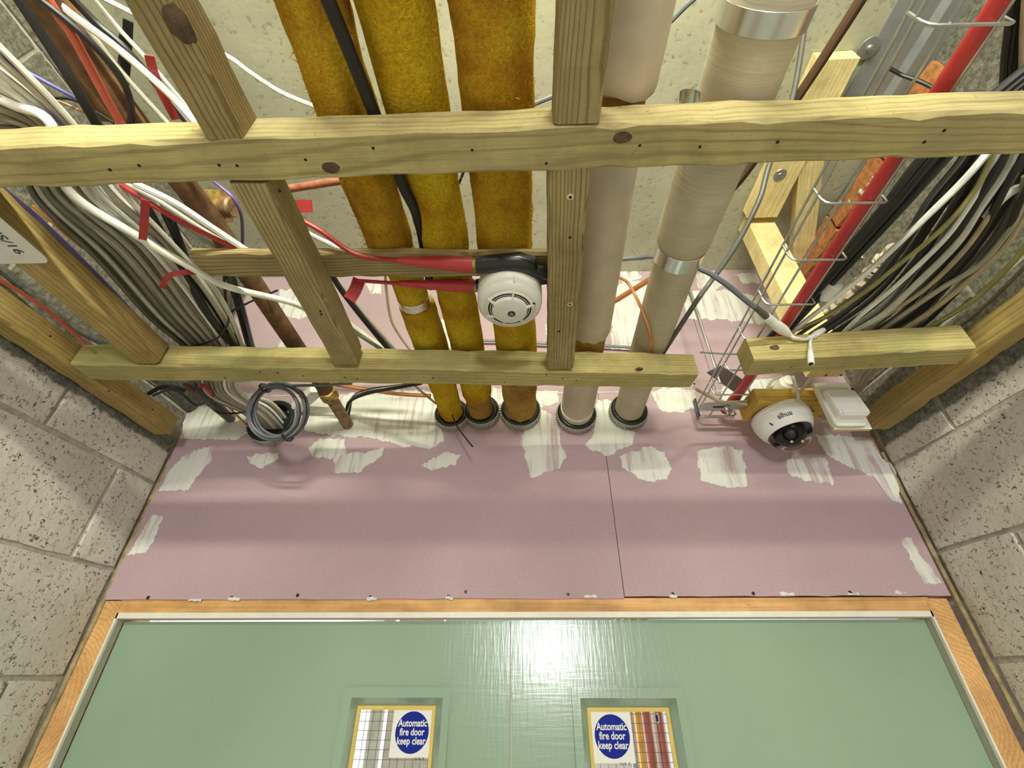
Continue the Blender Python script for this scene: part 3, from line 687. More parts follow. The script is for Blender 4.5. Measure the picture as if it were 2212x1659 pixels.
lag(y3, 'lagging', [(-0.022,0.545,AZ+0.003),(-0.006,0.86,AZ)], 0.046, 0.050, 'wool', 0.003, 9, 0.004)
lag(y3, 'lagging', [(-0.006,0.85,AZ),(0.002,1.168,AZ+0.002)], 0.049, 0.047, 'wool_end', 0.005, 10)
fuzz(y3, [(-0.03,0.1,AZ),(-0.024,0.54,AZ)], 0.052, 300, 'wool', 23, 0.010, (math.pi*1.9, 0.1))
fuzz(y3, [(-0.004,0.9,AZ),(0.0,1.12,AZ)], 0.049, 120, 'wool', 24, 0.018, (0.0, -0.4))
w1 = pipe_thing('lagged_pipe', 'smooth paper lagged pipe tucked behind the straight joist', 0.15)
lag(w1, 'lagging', [(0.128,-0.5,AZ),(0.140,0.268,AZ-0.004)], 0.050, 0.050, 'paper', 0.002, 11, 0.016)
lag(w1, 'bare_lagging', [(0.139,0.25,AZ),(0.140,0.33,AZ)], 0.041, 0.041, 'wool_end', 0.002, 19)
lag(w1, 'lagging', [(0.139,0.315,AZ),(0.165,0.775,AZ)], 0.047, 0.047, 'paper', 0.001, 12, 0.014)
lag(w1, 'bare_lagging', [(0.165,0.755,AZ),(0.169,0.90,AZ)], 0.041, 0.040, 'wool_end', 0.002, 13)
lag(w1, 'lagging', [(0.169,0.89,AZ-0.004),(0.171,1.168,AZ-0.012)], 0.047, 0.047, 'paper', 0.001, 14)
band(w1, (0.170, 1.115, AZ-0.010), 0.0485, 0.012, 'white pvc', 'tape_band', 0.12)
w2 = pipe_thing('lagged_pipe', 'canvas wrapped pipe with foil bands slanting towards the wire tray', 0.30)
lag(w2, 'lagging', [(0.302,-0.5,AZ),(0.303,0.175,AZ)], 0.050, 0.049, 'canvas', 0.003, 15)
lag(w2, 'lagging', [(0.302,0.17,AZ),(0.306,0.532,AZ)], 0.052, 0.049, 'canvas', 0.0015, 16)
lag(w2, 'lagging', [(0.306,0.525,AZ),(0.330,1.168,AZ-0.004)], 0.0425, 0.041, 'canvas', 0.0015, 17)
band(w2, (0.302, onZ(1640, 52, AZ-0.045).y, AZ), 0.0545, 0.026)
band(w2, (0.307, 0.556, AZ), 0.0455, 0.032)
# fire collars round each pipe at the wall
def collar(label, x, z, r, dpt=0.030):
    o = thing('fire_collar', label, 'collar', (x, D, z))
    part(MB().lathe([(r+0.006,0.0),(r+0.006,dpt-0.004),(r+0.0045,dpt-0.002),(r+0.003,0.0)], (x, D, z), (0,-1,0), 36), 'metal_band', 'collar band', o)
    mb = MB()
    for k in range(40):
        a = 2*math.pi*k/40; c = Vector((x+math.cos(a)*(r+0.0062), D, z+math.sin(a)*(r+0.0062)))
        t = Vector((-math.sin(a), 0, math.cos(a)))*0.0017; d = Vector((math.cos(a), 0, math.sin(a)))*0.0022
        mb.add([c-t, c+t, c+t+d, c-t+d]+[v+Vector((0,-dpt+0.006,0)) for v in (c-t, c+t, c+t+d, c-t+d)], [(0,1,2,3),(7,6,5,4),(0,4,5,1),(1,5,6,2),(2,6,7,3),(3,7,4,0)])
    part(mb, 'band_ribs', 'collar band', o)
    part(MB().lathe([(r-0.010,0.0),(r-0.010,dpt),(r-0.005,dpt+0.002),(r,dpt+0.001),(r+0.0035,dpt-0.003),(r+0.0035,0.0)], (x, D, z), (0,-1,0), 36), 'intumescent_ring', 'black tape', o)
    return o
collar('fire collar around the yellow pipe with loose black wire hanging', -0.208, 0.660, 0.045)
collar('tilted fire collar tucked behind its neighbour around the middle yellow pipe', -0.117, 0.668, 0.047, 0.034)
collar('fire collar around the thickest brown yellow pipe', 0.002, 0.670, 0.054)
collar('fire collar around the smooth paper lagged pipe, lowest of the row', 0.171, 0.655, 0.053)
collar('fire collar with black lettering around the canvas wrapped pipe', 0.330, 0.664, 0.050)
tm = text_mb('elfrin', 0.014, 0.0004); mb = MB()
for f_ in (0,): mb.add([(0.330+math.sin(v[0]/0.056)*0.0585, D-0.012+v[1]*1.0, 0.664-math.cos(v[0]/0.056)*0.0585) for v in tm.v], tm.f)
part(mb, 'lettering', 'ink', bpy.data.objects['fire_collar.004'])
sl = onY(592, 925, D)
slv = collar('wide black sleeve where the grey cable bundle enters the pink wall', sl.x, sl.z+0.012, 0.066)
part(MB().lathe([(0.0001,0.002),(0.064,0.002)], (sl.x, D, sl.z+0.012), (0,-1,0), 30), 'sleeve_void', 'dark slot', slv)
cable('tie_wire', 'thin loose black wire sticking down from the yellow pipe collar', 'wire', [(977,897,None,1.10),(990,925,None,1.08),(1021,965,None,1.05)], 3, 'black pvc')

# ------------------------------------------------------------------ red tapered joints and black sleeves under batten
def taper(name, label, pts, widths, m, cat='cable', z=None):
    P = [P3(p) for p in pts]; S = []; R = []
    Wd = [wd*0.5*dep(p)/F for p, wd in zip(P, widths)]
    S = spline(P, 7); n = len(S)
    for i in range(n):
        t = i/(n-1)*(len(P)-1); k = min(int(t), len(P)-2); R.append(Wd[k]+(Wd[k+1]-Wd[k])*(t-k))
    return tag(MB().tube(S, R, 16).build(name, m, loc=S[n//2]), label, cat)
rt1 = thing('red_cable_joint', 'upper red cable swelling into a tapered red sleeve with black end', 'cable joint', onZ(1000,572,0.588))
P = [(640,470,0.640),(690,497,0.625),(740,533,0.610),(775,551,0.600),(810,558,0.594),(862,563,0.590)]
cable('cable_tail', None, None, P, 11, 'red pvc', parent=rt1)
def tpart(root, nm, pts, widths, m, n=16, cap=True):
    P = [P3(p) for p in pts]; R = [wd*0.5*dep(p)/F for p, wd in zip(P, widths)]
    return part(MB().tube(P, R, n, cap), nm, m, root)
tpart(rt1, 'red_sleeve', [(858,562,0.590),(870,563,0.590),(950,568,0.590),(1020,572,0.590)], [13,17,29,35], 'red tape')
tpart(rt1, 'brass_ring', [(1020,572,0.590),(1029,572,0.590)], [31,31], 'brass')
tpart(rt1, 'black_sleeve', [(1028,572,0.590),(1040,572,0.590),(1085,568,0.590),(1120,566,0.590),(1145,572,0.589),(1155,585,0.588),(1195,592,0.588)], [36,38,40,44,42,30,30], 'black tape')
rt2 = thing('red_cable_joint', 'lower red tapered sleeve passing behind the smoke detector', 'cable joint', onZ(1000,618,0.640))
cable('cable_tail', None, None, [(770,606,0.612),(830,610,0.612),(868,613,0.612)], 8, 'red pvc', parent=rt2)
tpart(rt2, 'red_sleeve', [(862,612,0.612),(880,613,0.612),(960,616,0.612),(1024,618,0.612)], [12,16,25,31], 'red tape')
tpart(rt2, 'brass_ring', [(1024,618,0.612),(1032,618,0.612)], [26,26], 'brass')
tpart(rt2, 'black_sleeve', [(1030,616,0.612),(1100,606,0.612),(1192,600,0.612)], [26,34,26], 'black tape')
def strip(name, label, pts, wpx, m, cat='tape', thick=0.0006, face=None, group=None):
    P = spline([P3(p) for p in pts], 6); mid = P[len(P)//2]; hw = wpx*0.5*dep(mid)/F; mb = MB(); vs = []
    for i, p in enumerate(P):
        t = (P[min(i+1,len(P)-1)]-P[max(i-1,0)]).normalized(); v = p.normalized(); s_ = t.cross(v)
        s_ = s_.normalized() if s_.length > 1e-4 else Vector((1,0,0)); nrm = t.cross(s_)*thick
        vs += [p-s_*hw+nrm, p+s_*hw+nrm, p+s_*hw-nrm, p-s_*hw-nrm]
    n = len(P); fs = [(i*4+k, i*4+(k+1) % 4, (i+1)*4+(k+1) % 4, (i+1)*4+k) for i in range(n-1) for k in range(4)] + [(0,1,2,3), ((n-1)*4+3,(n-1)*4+2,(n-1)*4+1,(n-1)*4)]
    mb.add(vs, fs); return tag(mb.build(name, m, loc=mid), label, cat, group)
strip('tape_tail', 'short red tape tail hanging below the batten beside sloping joist', [(776,603,0.62),(768,625,0.60),(755,647,0.585)], 26, 'red tape')
strip('tape_tail', 'folded red tape tail poking past the sloping joist edge', [(640,446,0.66),(655,445,0.655),(674,446,0.65)], 26, 'red tape')
strip('tape_tail', 'red tape strip hanging straight beside red cable over purple wire', [(314,432,0.605),(312,475,0.600),(308,520,0.60)], 15, 'red tape')
strip('tape_tail', 'curled red tape wrapped over the thick white cable and grey bundle', [(350,622,0.620),(356,606,0.600),(372,593,0.592),(400,588,0.60),(440,588,0.62)], 11, 'red tape')
strip('tape_tail', 'red tape ribbon dropping behind the knotty joist', [(322,120,0.70),(335,165,0.70),(352,205,0.70),(380,258,0.70)], 17, 'red tape')

# ------------------------------------------------------------------ smoke detector
c = onZ(1101, 669, 0.540); cx, cy = c.x, c.y; T = ZT-0.001
sd = thing('smoke_detector', 'round cream smoke detector with black vent slots', 'smoke detector', (cx, cy, T))
R = 0.0585
part(MB().lathe([(0.001,T),(R-0.004,T),(R,T-0.006),(R+0.0005,T-0.026),(R-0.001,T-0.028)], (cx,cy,0), (0,0,1), 48), 'mounting_base', 'abs', sd)
part(MB().lathe([(R-0.0015,T-0.027),(R+0.0003,T-0.029),(R,T-0.046),(R-0.002,T-0.055),(R-0.007,T-0.0605),(R-0.0125,T-0.0625),(R-0.0132,T-0.0615),(R-0.014,T-0.0627),(0.040,T-0.0650),(0.0385,T-0.0640),(0.0375,T-0.0560),(0.0345,T-0.0560)], (cx,cy,0), (0,0,1), 48), 'body', 'abs', sd)
part(MB().lathe([(0.0001,T-0.0560),(0.0375,T-0.0560)], (cx,cy,0), (0,0,1), 40), 'vent_recess', 'dark slot', sd)
for ra_, rb2, hh_ in ((0.0358,0.0383,0.0641),(0.0316,0.0342,0.0642)):
    part(MB().lathe([(ra_,T-hh_+0.004),(ra_,T-hh_),(rb2,T-hh_),(rb2,T-hh_+0.004)], (cx,cy,0), (0,0,1), 40), 'vent_slot_shade', 'dark slot', sd)  # solid dark rings: the shade inside the slots is put into their colour
part(MB().lathe([(0.0350,T-0.0570),(0.0362,T-0.0635),(0.0350,T-0.0645),(0.0340,T-0.0640),(0.0335,T-0.057)], (cx,cy,0), (0,0,1), 40), 'vent_ring', 'abs', sd)
part(MB().lathe([(0.0318,T-0.0570),(0.0322,T-0.0660),(0.0300,T-0.0700),(0.0260,T-0.0715),(0.0001,T-0.0720)], (cx,cy,0), (0,0,1), 40), 'cap', 'abs', sd)
for ang in (100, 35, 165, -25, 230, 290):
    a = math.radians(ang-180+0); d = Vector((math.cos(a), math.sin(a), 0)); t = Vector((-d.y, d.x, 0))*0.0014
    q = []
    for r_, h0, h1 in ((0.0300,0.058,0.0712),(0.0460,0.058,0.0655)):
        for s_ in (-1, 1):
            for h_ in (h0, h1): q.append(Vector((cx,cy,T-h_))+d*r_+t*s_)
    mb = MB(); mb.add(q, [(0,1,3,2),(4,6,7,5),(0,4,5,1),(2,3,7,6),(1,5,7,3),(0,2,6,4)]); part(mb, 'rib', 'abs', sd)
lp = onZ(1105, 678, T-0.072)
part(MB().lathe([(0.0001,-0.0008),(0.0068,-0.0008),(0.0070,0.001)], lp, (0,0,1), 24), 'badge', 'black plastic', sd)
for k in range(3):
    a = math.radians(-90+120*k); o_ = Vector((math.cos(a), math.sin(a), 0))*0.0022; tri = [Vector(lp)+o_+Vector((math.cos(a+2*math.pi*j/3), math.sin(a+2*math.pi*j/3), 0))*0.0020+Vector((0,0,-0.0012)) for j in range(3)]
    mb = MB(); mb.add(tri, [(0,1,2)]); part(mb, 'badge_mark', 'sign white', sd)
le = onZ(1153, 657, T-0.0635)
part(MB().lathe([(0.0001,-0.0022),(0.0026,-0.0016),(0.0030,0.002)], le, (0,0,1), 14), 'indicator_lamp', 'black plastic', sd)
mb = MB().box((cx+0.008, cy-R-0.0012, T-0.056), (cx+0.0105, cy-R+0.004, T-0.040)); part(mb, 'alignment_mark', 'abs', sd)

# ------------------------------------------------------------------ grey bundle (each cable its own object)
sect = [((-45,345),(-45,55)), ((40,308),(152,258)), ((70,425),(262,408)), ((205,560),(372,520)), ((325,688),(478,640)), ((408,772),(535,760)), ((432,850),(520,838))]
rgb = random.Random(17); warp = [0,0.02,-0.05,0.05,-0.03,0.02,0]; WORD = 'first second third fourth fifth sixth seventh eighth ninth tenth eleventh twelfth thirteenth fourteenth fifteenth sixteenth seventeenth eighteenth nineteenth twentieth'.split(); cnt = {True: 0, False: 0}; NR = sum((i+0.5)/28 > 0.62 for i in range(28)); NB = 28
for i in range(NB):
    s0 = (i+0.5)/NB; lay = i % 3; pts = []
    for k, (a, b_) in enumerate(sect):
        s_ = min(1, max(0, s0+warp[k]*math.sin(math.pi*s0)+rgb.uniform(-.018,.018))); z = 0.638+0.012*lay+rgb.uniform(-.005,.005)+(0.010 if k in (0,1) else 0)
        if k == 6: z = 0.632+0.009*lay
        sq = s_ if k < 5 else 0.06+0.88*s_
        pts.append((a[0]+(b_[0]-a[0])*sq, a[1]+(b_[1]-a[1])*sq, z))
    e = Vector((sl.x-0.045+0.075*s0, D+0.03, sl.z-0.005+0.03*lay*0.6))
    P = [P3(p) for p in pts]; P.append(Vector((e.x-0.008, 1.09, e.z+0.012))); P.append(e)
    right = s0 > 0.62
    mm = rgb.choice(('pale grey pvc', 'white pvc', 'grey pvc')) if right else rgb.choice(('grey pvc', 'grey pvc', 'pale grey pvc', 'grey pvc dark'))
    lab = (WORD[NR-1-cnt[True]]+' pale cable from the orange wire in the bright edge of the bundle') if right else (WORD[cnt[False]]+' grey cable from the dark joist in the tight bundle')
    cnt[right] += 1
    cable('grey_cable', lab, 'cable', P, rgb.uniform(8.0, 10.5) if not right else 9, mm, 'pale cables in the bundle' if right else 'grey cables in the bundle', n=7)
# ------------------------------------------------------------------ individual cables over the grid
def C(label, pts, wpx, m, name='cable', **k): return cable(name, label, 'cable', pts, wpx, m, **k)
Z1 = 0.622
C('thick white cable crossing in front of the grey bundle to the sloping joist', [(-40,195,0.65),(0,214,0.648),(32,229,0.645),(110,268,0.628),(145,408,0.613),(297,510,0.604),(421,582,0.604),(494,620,0.610),(633,655,0.66),(700,690,0.70)], 17, 'white pvc', n=10)
C('white cable running parallel above the red cable toward the batten', [(95,-20,0.70),(150,28,0.70),(253,104,0.70),(348,187,0.69),(395,234,0.685),(440,285,0.67)], 15, 'white pvc')
C('white cable emerging under nearest crosspiece beside the brass hex plug', [(290,396,0.63),(380,440,0.625),(460,493,0.625),(540,546,0.625)], 14, 'white pvc')
C('pale thin cable under the thick white one near brown pipe top', [(150,28,0.72),(177,50,0.72),(263,155,0.71),(348,250,0.695),(400,310,0.68)], 11, 'pale grey pvc')
C('pale thin cable touching the knotty joist edge over the black straps', [(196,-10,0.72),(255,60,0.72),(316,127,0.71),(390,215,0.70),(450,290,0.69)], 9, 'pale grey pvc')
C('bright white cable looping behind the knotty joist to the yellow pipe', [(200,-15,0.78),(256,13,0.78),(380,75,0.78),(486,119,0.78),(538,155,0.78),(601,196,0.78),(665,224,0.78),(740,250,0.78)], 10, 'white pvc')
C('thick black cable with pale edge beside the brown pipe, nearest the corner', [(30,-20,0.74),(111,104,0.73),(160,182,0.72),(208,266,0.71),(270,370,0.70)], 21, 'black pvc')
C('black cable lying along the brown pipe and curling down at its end', [(75,-10,0.66),(177,73,0.66),(250,152,0.66),(276,200,0.66),(284,240,0.67),(280,275,0.68),(270,330,0.69)], 14, 'black pvc')
C('black cable between two white ones reaching the knotty joist foot', [(150,-10,0.74),(210,52,0.74),(269,104,0.735),(340,185,0.73),(398,256,0.71),(440,310,0.69)], 15, 'black pvc')
strip('webbing_strap', 'black strap hanging behind the white cables beside knotty joist', [(277,44,0.80),(274,110,0.79),(268,185,0.78)], 17, 'black pvc', cat='strap', thick=0.002)
strip('webbing_strap', 'second black strap strip behind white cables, further from the joist', [(262,75,0.82),(260,130,0.81),(252,150,0.80)], 8, 'black pvc', cat='strap', thick=0.002)
C('faded red cable lying over the brown pipe at the corner', [(95,-15,0.665),(130,40,0.663),(158,79,0.66),(221,196,0.655),(262,268,0.65),(310,350,0.65)], 17, 'pale red pvc')
C('blue cable slanting behind the orange wire by the corner', [(20,135,0.80),(47,149,0.80),(104,180,0.80),(165,213,0.80)], 8, 'blue pvc')
C('orange wire on the bright edge of the grey bundle', [(-30,60,0.66),(0,99,0.66),(89,199,0.655),(146,268,0.65),(263,402,0.645),(294,446,0.65),(320,475,0.66)], 7, 'orange pvc')
C('purple wire hugging the orange wire along the grey bundle', [(-30,68,0.655),(0,108,0.655),(80,203,0.65),(137,270,0.645),(268,412,0.640),(310,469,0.64),(364,538,0.645),(400,590,0.65)], 8, 'purple pvc')
C('second purple wire beneath the red tape strip', [(300,448,0.65),(330,500,0.65),(366,548,0.655),(395,600,0.66)], 7, 'blue pvc')
C('short orange wire on the shaded side of the grey bundle', [(70,445,0.66),(95,465,0.650),(140,503,0.648),(177,535,0.66)], 6, 'orange pvc')
C('purple wire along the dark joist side under the grey bundle', [(-30,380,0.66),(9,412,0.655),(95,484,0.65),(222,608,0.645),(300,690,0.64),(375,760,0.64)], 10, 'purple pvc')
C('black wire bridging between blue cable and black cable near corner', [(100,214,0.75),(135,212,0.75),(165,218,0.75),(205,240,0.74),(246,266,0.73)], 6, 'black pvc')
C('brown orange wire just below the black bridging wire', [(115,214,0.77),(150,228,0.77),(177,241,0.77),(235,262,0.76)], 5, 'copper')
C('bright red cable crossing over the tape strip to the batten', [(255,395,0.64),(320,437,0.622),(396,481,0.620),(500,532,0.622),(560,560,0.63)], 11, 'red pvc')
C('pale cable just above the bright red cable', [(270,396,0.66),(340,432,0.655),(430,490,0.65),(520,545,0.65)], 9, 'pale grey pvc')
C('grey cable running under the bright red cable', [(310,430,0.68),(375,470,0.68),(445,520,0.68),(500,560,0.68)], 10, 'grey pvc')
for pts, lb in (([(318,445,0.645),(380,557,0.64),(427,633,0.635),(468,700,0.632),(512,750,0.635)], 'nearest the grey bundle'), ([(355,460,0.66),(405,570,0.645),(424,640,0.64),(470,710,0.64),(520,765,0.645)], 'in the middle of three'), ([(372,478,0.66),(421,602,0.65),(450,650,0.65),(500,720,0.65),(545,775,0.655)], 'outermost of three')):
    C('black cable sweeping down past the batten end, '+lb, pts, 12, 'black pvc')
C('pale cable between the black cables above the crosspiece', [(425,620,0.655),(455,675,0.65),(500,735,0.645),(520,765,0.645)], 6, 'pale grey pvc')
C('dark grey thick cable beside the round iron pipe', [(425,610,0.68),(470,670,0.675),(520,745,0.67),(545,790,0.67)], 13, 'dark grey pvc')
pbl = C('black pipe flecked with white paint beside rusty pipe', [(480,540,0.74),(503,610,0.70),(520,668,0.69),(542,750,0.69),(560,800,0.69)], 19, 'black tape', name='black_pipe'); pbl['category'] = 'pipe'
C('thin brown pipe dropping in front of the round iron pipe', [(484,590,0.70),(487,640,0.70),(490,696,0.69)], 6, 'rust', name='thin_pipe')
strip('cable_tie', 'black cable tie looped around the grey bundle above crosspiece', [(535,655,0.66),(497,676,0.645),(492,700,0.632),(470,730,0.626),(430,745,0.624),(395,750,0.63)], 4, 'black plastic', cat='cable tie', thick=0.001)
strip('cable_tie', 'long black tie tail between black pipe and rusty pipe', [(500,672,0.66),(545,650,0.66),(600,627,0.66)], 4, 'black plastic', cat='cable tie', thick=0.001)
# rusty / brown pipe with brass union, iron pipe, plug, red oxide pipe
ru = thing('rusty_pipe', 'long rusty brown pipe ending in a brass union at the wall', 'pipe', onZ(560,620,0.66))
PP = [onZ(60,-60,0.70), onZ(200,150,0.70), onZ(445,460,0.685), onZ(600,690,0.665), onZ(706,845,0.645)]
part(MB().tube(spline(PP,6), 0.0195, 18), 'pipe_length', 'rust', ru)
q0, q1 = onZ(704,842,0.645), onY(752,918,D); ax = (q1-q0).normalized()
part(MB().lathe([(0.020,0.0),(0.026,0.002),(0.026,0.020),(0.022,0.022)], q0, ax, 6), 'hex_nut', 'brass', ru)
part(MB().lathe([(0.022,0.022),(0.024,0.024),(0.024,0.034),(0.019,0.037)], q0, ax, 24), 'union_ring', 'brass', ru)
part(MB().lathe([(0.0165,0.035),(0.0165,(q1-q0).length),(0.001,(q1-q0).length+0.001)], q0, ax, 20), 'pipe_end', 'copper_old', ru)
bp_ = C('wide brown pipe in the top corner under red and black cables', [(85,-40,0.80),(150,80,0.79),(215,190,0.78),(250,250,0.775)], 74, 'brown pipe', name='brown_pipe', n=20); bp_['category'] = 'pipe'
q = onY(405, 885, D)
o = MB().tube([Vector((q.x-0.03, 0.2, 0.80)), Vector((q.x-0.02, 0.7, 0.73)), Vector((q.x, D, q.z+0.02))], 0.034, 20).build('iron_pipe', 'cast iron', loc=(q.x, 0.7, 0.73)); tag(o, 'dark crusty iron pipe at the wall corner behind black ties', 'pipe')
o = MB().tube([onZ(455,600,0.86), onZ(462,680,0.80), onZ(470,760,0.76)], 0.045, 20).build('iron_pipe', 'cast iron', loc=onZ(462,680,0.80)); tag(o, 'rounded grey iron pipe with white crust behind the black cables', 'pipe')
hp = onZ(480, 447, 0.80); pg = thing('hex_plug', 'corroded brass hex plug on a stub beside the sloping joist', 'pipe fitting', hp)
ax = (onZ(517,450,0.79)-onZ(447,447,0.80)).normalized(); s0_ = hp-ax*0.045
part(MB().lathe([(0.012,-0.03),(0.012,0.012)], s0_, ax, 16), 'stub_pipe', 'copper_old', pg)
part(MB().lathe([(0.012,0.012),(0.036,0.012),(0.036,0.046),(0.022,0.050)], s0_, ax, 6), 'hex_nut', 'brass', pg)
part(MB().lathe([(0.021,0.048),(0.021,0.066),(0.017,0.070),(0.001,0.070)], s0_, ax, 18), 'plug_end', 'copper_old', pg)
C('dark blue wire looping around the brass hex plug', [(462,392,0.76),(482,408,0.75),(505,430,0.74),(522,470,0.74),(524,530,0.74)], 7, 'purple pvc')
ro = C('red oxide painted pipe running sideways behind yellow lagging', [(600,412,0.80),(660,402,0.80),(750,388,0.80),(900,364,0.80)], 17, 'oxide red', name='red_pipe', n=14); ro['category'] = 'pipe'
C('pale cable under the red cable beside the sloping joist', [(620,478,0.70),(675,508,0.70),(720,530,0.69),(800,570,0.68)], 9, 'pale grey pvc')
C('black cable crossing from the sloping joist down to the crosspiece', [(690,540,0.70),(727,611,0.69),(780,682,0.68),(840,755,0.665),(870,790,0.66)], 12, 'black pvc')
C('grey cable alongside the black one right of the sloping joist', [(700,560,0.71),(730,608,0.70),(790,683,0.69),(850,752,0.68),(880,790,0.675)], 8, 'grey pvc')
C('pale cable near the sloping joist end, upper of two', [(740,690,0.72),(775,716,0.72),(815,745,0.71),(860,775,0.70)], 13, 'pale grey pvc')
C('pale cable near the sloping joist end, lower of two', [(740,700,0.68),(782,727,0.68),(820,752,0.67),(850,775,0.665)], 9, 'grey pvc')
C('thin grey cable drooping beside the banded yellow pipe', [(832,560,0.80),(834,620,0.78),(844,687,0.76),(862,723,0.75),(886,756,0.74)], 6, 'tan pvc')
C('black cable lying between the two nearest yellow pipes', [(690,-40,0.612),(722,30,0.614),(800,225,0.618),(868,395,0.622),(905,480,0.635),(930,620,0.66)], 24, 'black pvc', n=12)
C('thin black cable glimpsed between the yellow and orange pipes', [(985,410,0.80),(996,385,0.80),(1010,350,0.80)], 6, 'black pvc')
C('black cable end showing between orange pipe and straight joist', [(1120,245,0.80),(1152,226,0.80),(1195,208,0.80)], 10, 'slate pvc')
C('black cable slanting behind the canvas pipe to paper pipe', [(1560,-50,0.90),(1494,2,0.90),(1437,58,0.90),(1380,110,0.90)], 11, 'slate pvc')
fc = onZ(1465, 205, 0.66)
mb = MB(); vs = []
for i in range(9):
    t = i/8; a = t*math.pi*1.1
    for k in (0, 1): vs.append(fc+Vector((0.014-0.014*math.cos(a)+0.004*k, 0.018*k-0.004, 0.012*math.sin(a)-0.004)))
mb.add(vs, [(i*2,i*2+1,i*2+3,i*2+2) for i in range(8)], True); tag(mb.build('foil_scrap', 'foil', loc=fc), 'curled scrap of shiny foil beside the canvas pipe', 'foil scrap')
# below the crosspiece, by the wall
for k, (dz, w_, m_) in enumerate(((0,7,'black pvc'),(0.008,6,'black pvc'),(0.014,6,'pale grey pvc'),(0.020,6,'black pvc'))):
    C(('black cable looping from brass union up to the crosspiece, '+('lowest strand','second strand','','top strand')[k]) if k != 2 else 'white strand looping from brass union among black ones', [(752,905,None,1.14),(749+k*2,885,None,1.12),(757+k*2,866-k*3,None,1.08),(794,850-k*2.5,None,1.0),(850,839-k*1.5,None,0.92),(910,828,None,0.88)], w_, m_)
C('thin copper pipe peeping under the crosspiece beside the brass union', [(700,828,0.68),(740,833,0.68),(850,850,0.66),(930,855,0.65)], 9, 'copper', name='copper_pipe')
C('thin brown wire beside the yellow pipe above its collar', [(895,832,None,0.95),(915,850,None,1.0),(942,872,None,1.08)], 5, 'tan pvc')
pl_ = onY(668, 860, 1.12)
mb = MB(); A = [onY(690,836,1.05), onY(640,882,1.165)]
d = (A[1]-A[0]).normalized(); s_ = Vector((1,0,0)); u_ = d.cross(s_).normalized(); hw, hh = 0.026, 0.012; vs = []
for p in A: vs += [p-s_*hw-u_*hh, p+s_*hw-u_*hh, p+s_*hw+u_*hh, p+s_*(hw-.006)+u_*(hh+.006), p-s_*(hw-.006)+u_*(hh+.006), p-s_*hw+u_*hh]
mb.add(vs, [(k,(k+1)%6,6+(k+1)%6,6+k) for k in range(6)]+[(5,4,3,2,1,0),(6,7,8,9,10,11)]); tag(mb.build('cable_trunking', 'white pvc', loc=pl_), 'white plastic trunking stub running down to the wall beside cable coil', 'trunking')
# coil
co = thing('cable_coil', 'coil of grey cable tied with black and hung from crosspiece', 'cable coil', onY(597,888,0.93))
top = onY(590, 832, 0.90)
ctr = onY(597, 890, 0.935); rg = random.Random(4)
axu = (onY(574,838,0.905)-onY(625,948,0.965)); ra = axu.length/2; axu.normalize()
wv_ = onY(535,880,0.93)-onY(660,905,0.94); rb = wv_.length/2*0.96; wv_ = (wv_-axu*wv_.dot(axu)).normalized(); nn = axu.cross(wv_)
for k in range(7):
    f1, f2 = 1-0.045*(k % 4)-rg.uniform(0,.03), 1-0.07*(k % 4)-rg.uniform(0,.05); of = wv_*rg.uniform(-.006,.006)+nn*(k-3)*0.005
    loop = [ctr+of+axu*math.cos(t*2*math.pi/28)*ra*f1+wv_*math.sin(t*2*math.pi/28)*rb*f2 for t in range(29)]
    part(MB().tube(loop, 0.0036, 8, cap=False), 'cable_turn', 'slate pvc', co)
part(MB().tube(spline([ctr+axu*ra, onY(620,833,0.90), onY(690,832,0.89), onY(760,828,0.88)], 6), 0.0036, 8), 'cable_tail', 'slate pvc', co)
for p_ in (ctr+axu*ra*0.95, ctr-axu*ra*0.97):
    lo = [p_+wv_*0+axu*math.cos(t*math.pi/6)*0.011+nn*math.sin(t*math.pi/6)*0.021 for t in range(13)]
    part(MB().tube(lo, 0.0032, 6, cap=False), 'tie', 'black plastic', co)
C('brown wire entering the wall with black ties beside iron pipe', [(400,830,None,0.90),(440,860,None,1.0),(475,885,None,1.1),(503,908,None,D)], 8, 'rust', name='thin_pipe')
C('black pipe stub tied to brown wire at the wall', [(410,832,None,0.93),(455,868,None,1.02),(500,905,None,D)], 22, 'dark grey pvc', name='pipe_stub')
C('red wire slipping under the crosspiece beside the grey bundle', [(436,832,None,0.88),(450,842,None,0.92),(462,856,None,1.0)], 9, 'red pvc')
C('orange brown wire dropping to the wall sleeve', [(495,880,None,1.06),(530,915,None,1.12),(556,930,None,D+0.01)], 5, 'copper')
strip('cable_tie', 'black tie arc hanging off the iron pipe by the corner', [(330,855,None,0.95),(365,842,None,0.95),(392,850,None,0.97),(425,875,None,1.0),(455,860,None,1.0)], 5, 'black plastic', cat='cable tie', thick=0.001)
strip('cable_tie', 'black tie joining the pipe stub to the coil', [(450,865,None,1.02),(470,890,None,1.06),(500,893,None,1.08),(535,890,None,1.0)], 4, 'black plastic', cat='cable tie', thick=0.001)
C('black wires snagged on ledger end beside the iron pipe', [(322,850,None,0.95),(345,838,None,0.93),(372,836,None,0.93),(400,845,None,0.95)], 9, 'black pvc')
C('red brown wire lying along the ledger behind dark joist', [(-30,590,0.57),(0,605,0.57),(95,665,0.575),(185,742,0.58)], 8, 'pale red pvc')
C('dark cable in the gap between ledger and dark joist', [(-20,560,0.66),(60,630,0.65),(150,700,0.64),(235,748,0.635)], 16, 'cast iron')

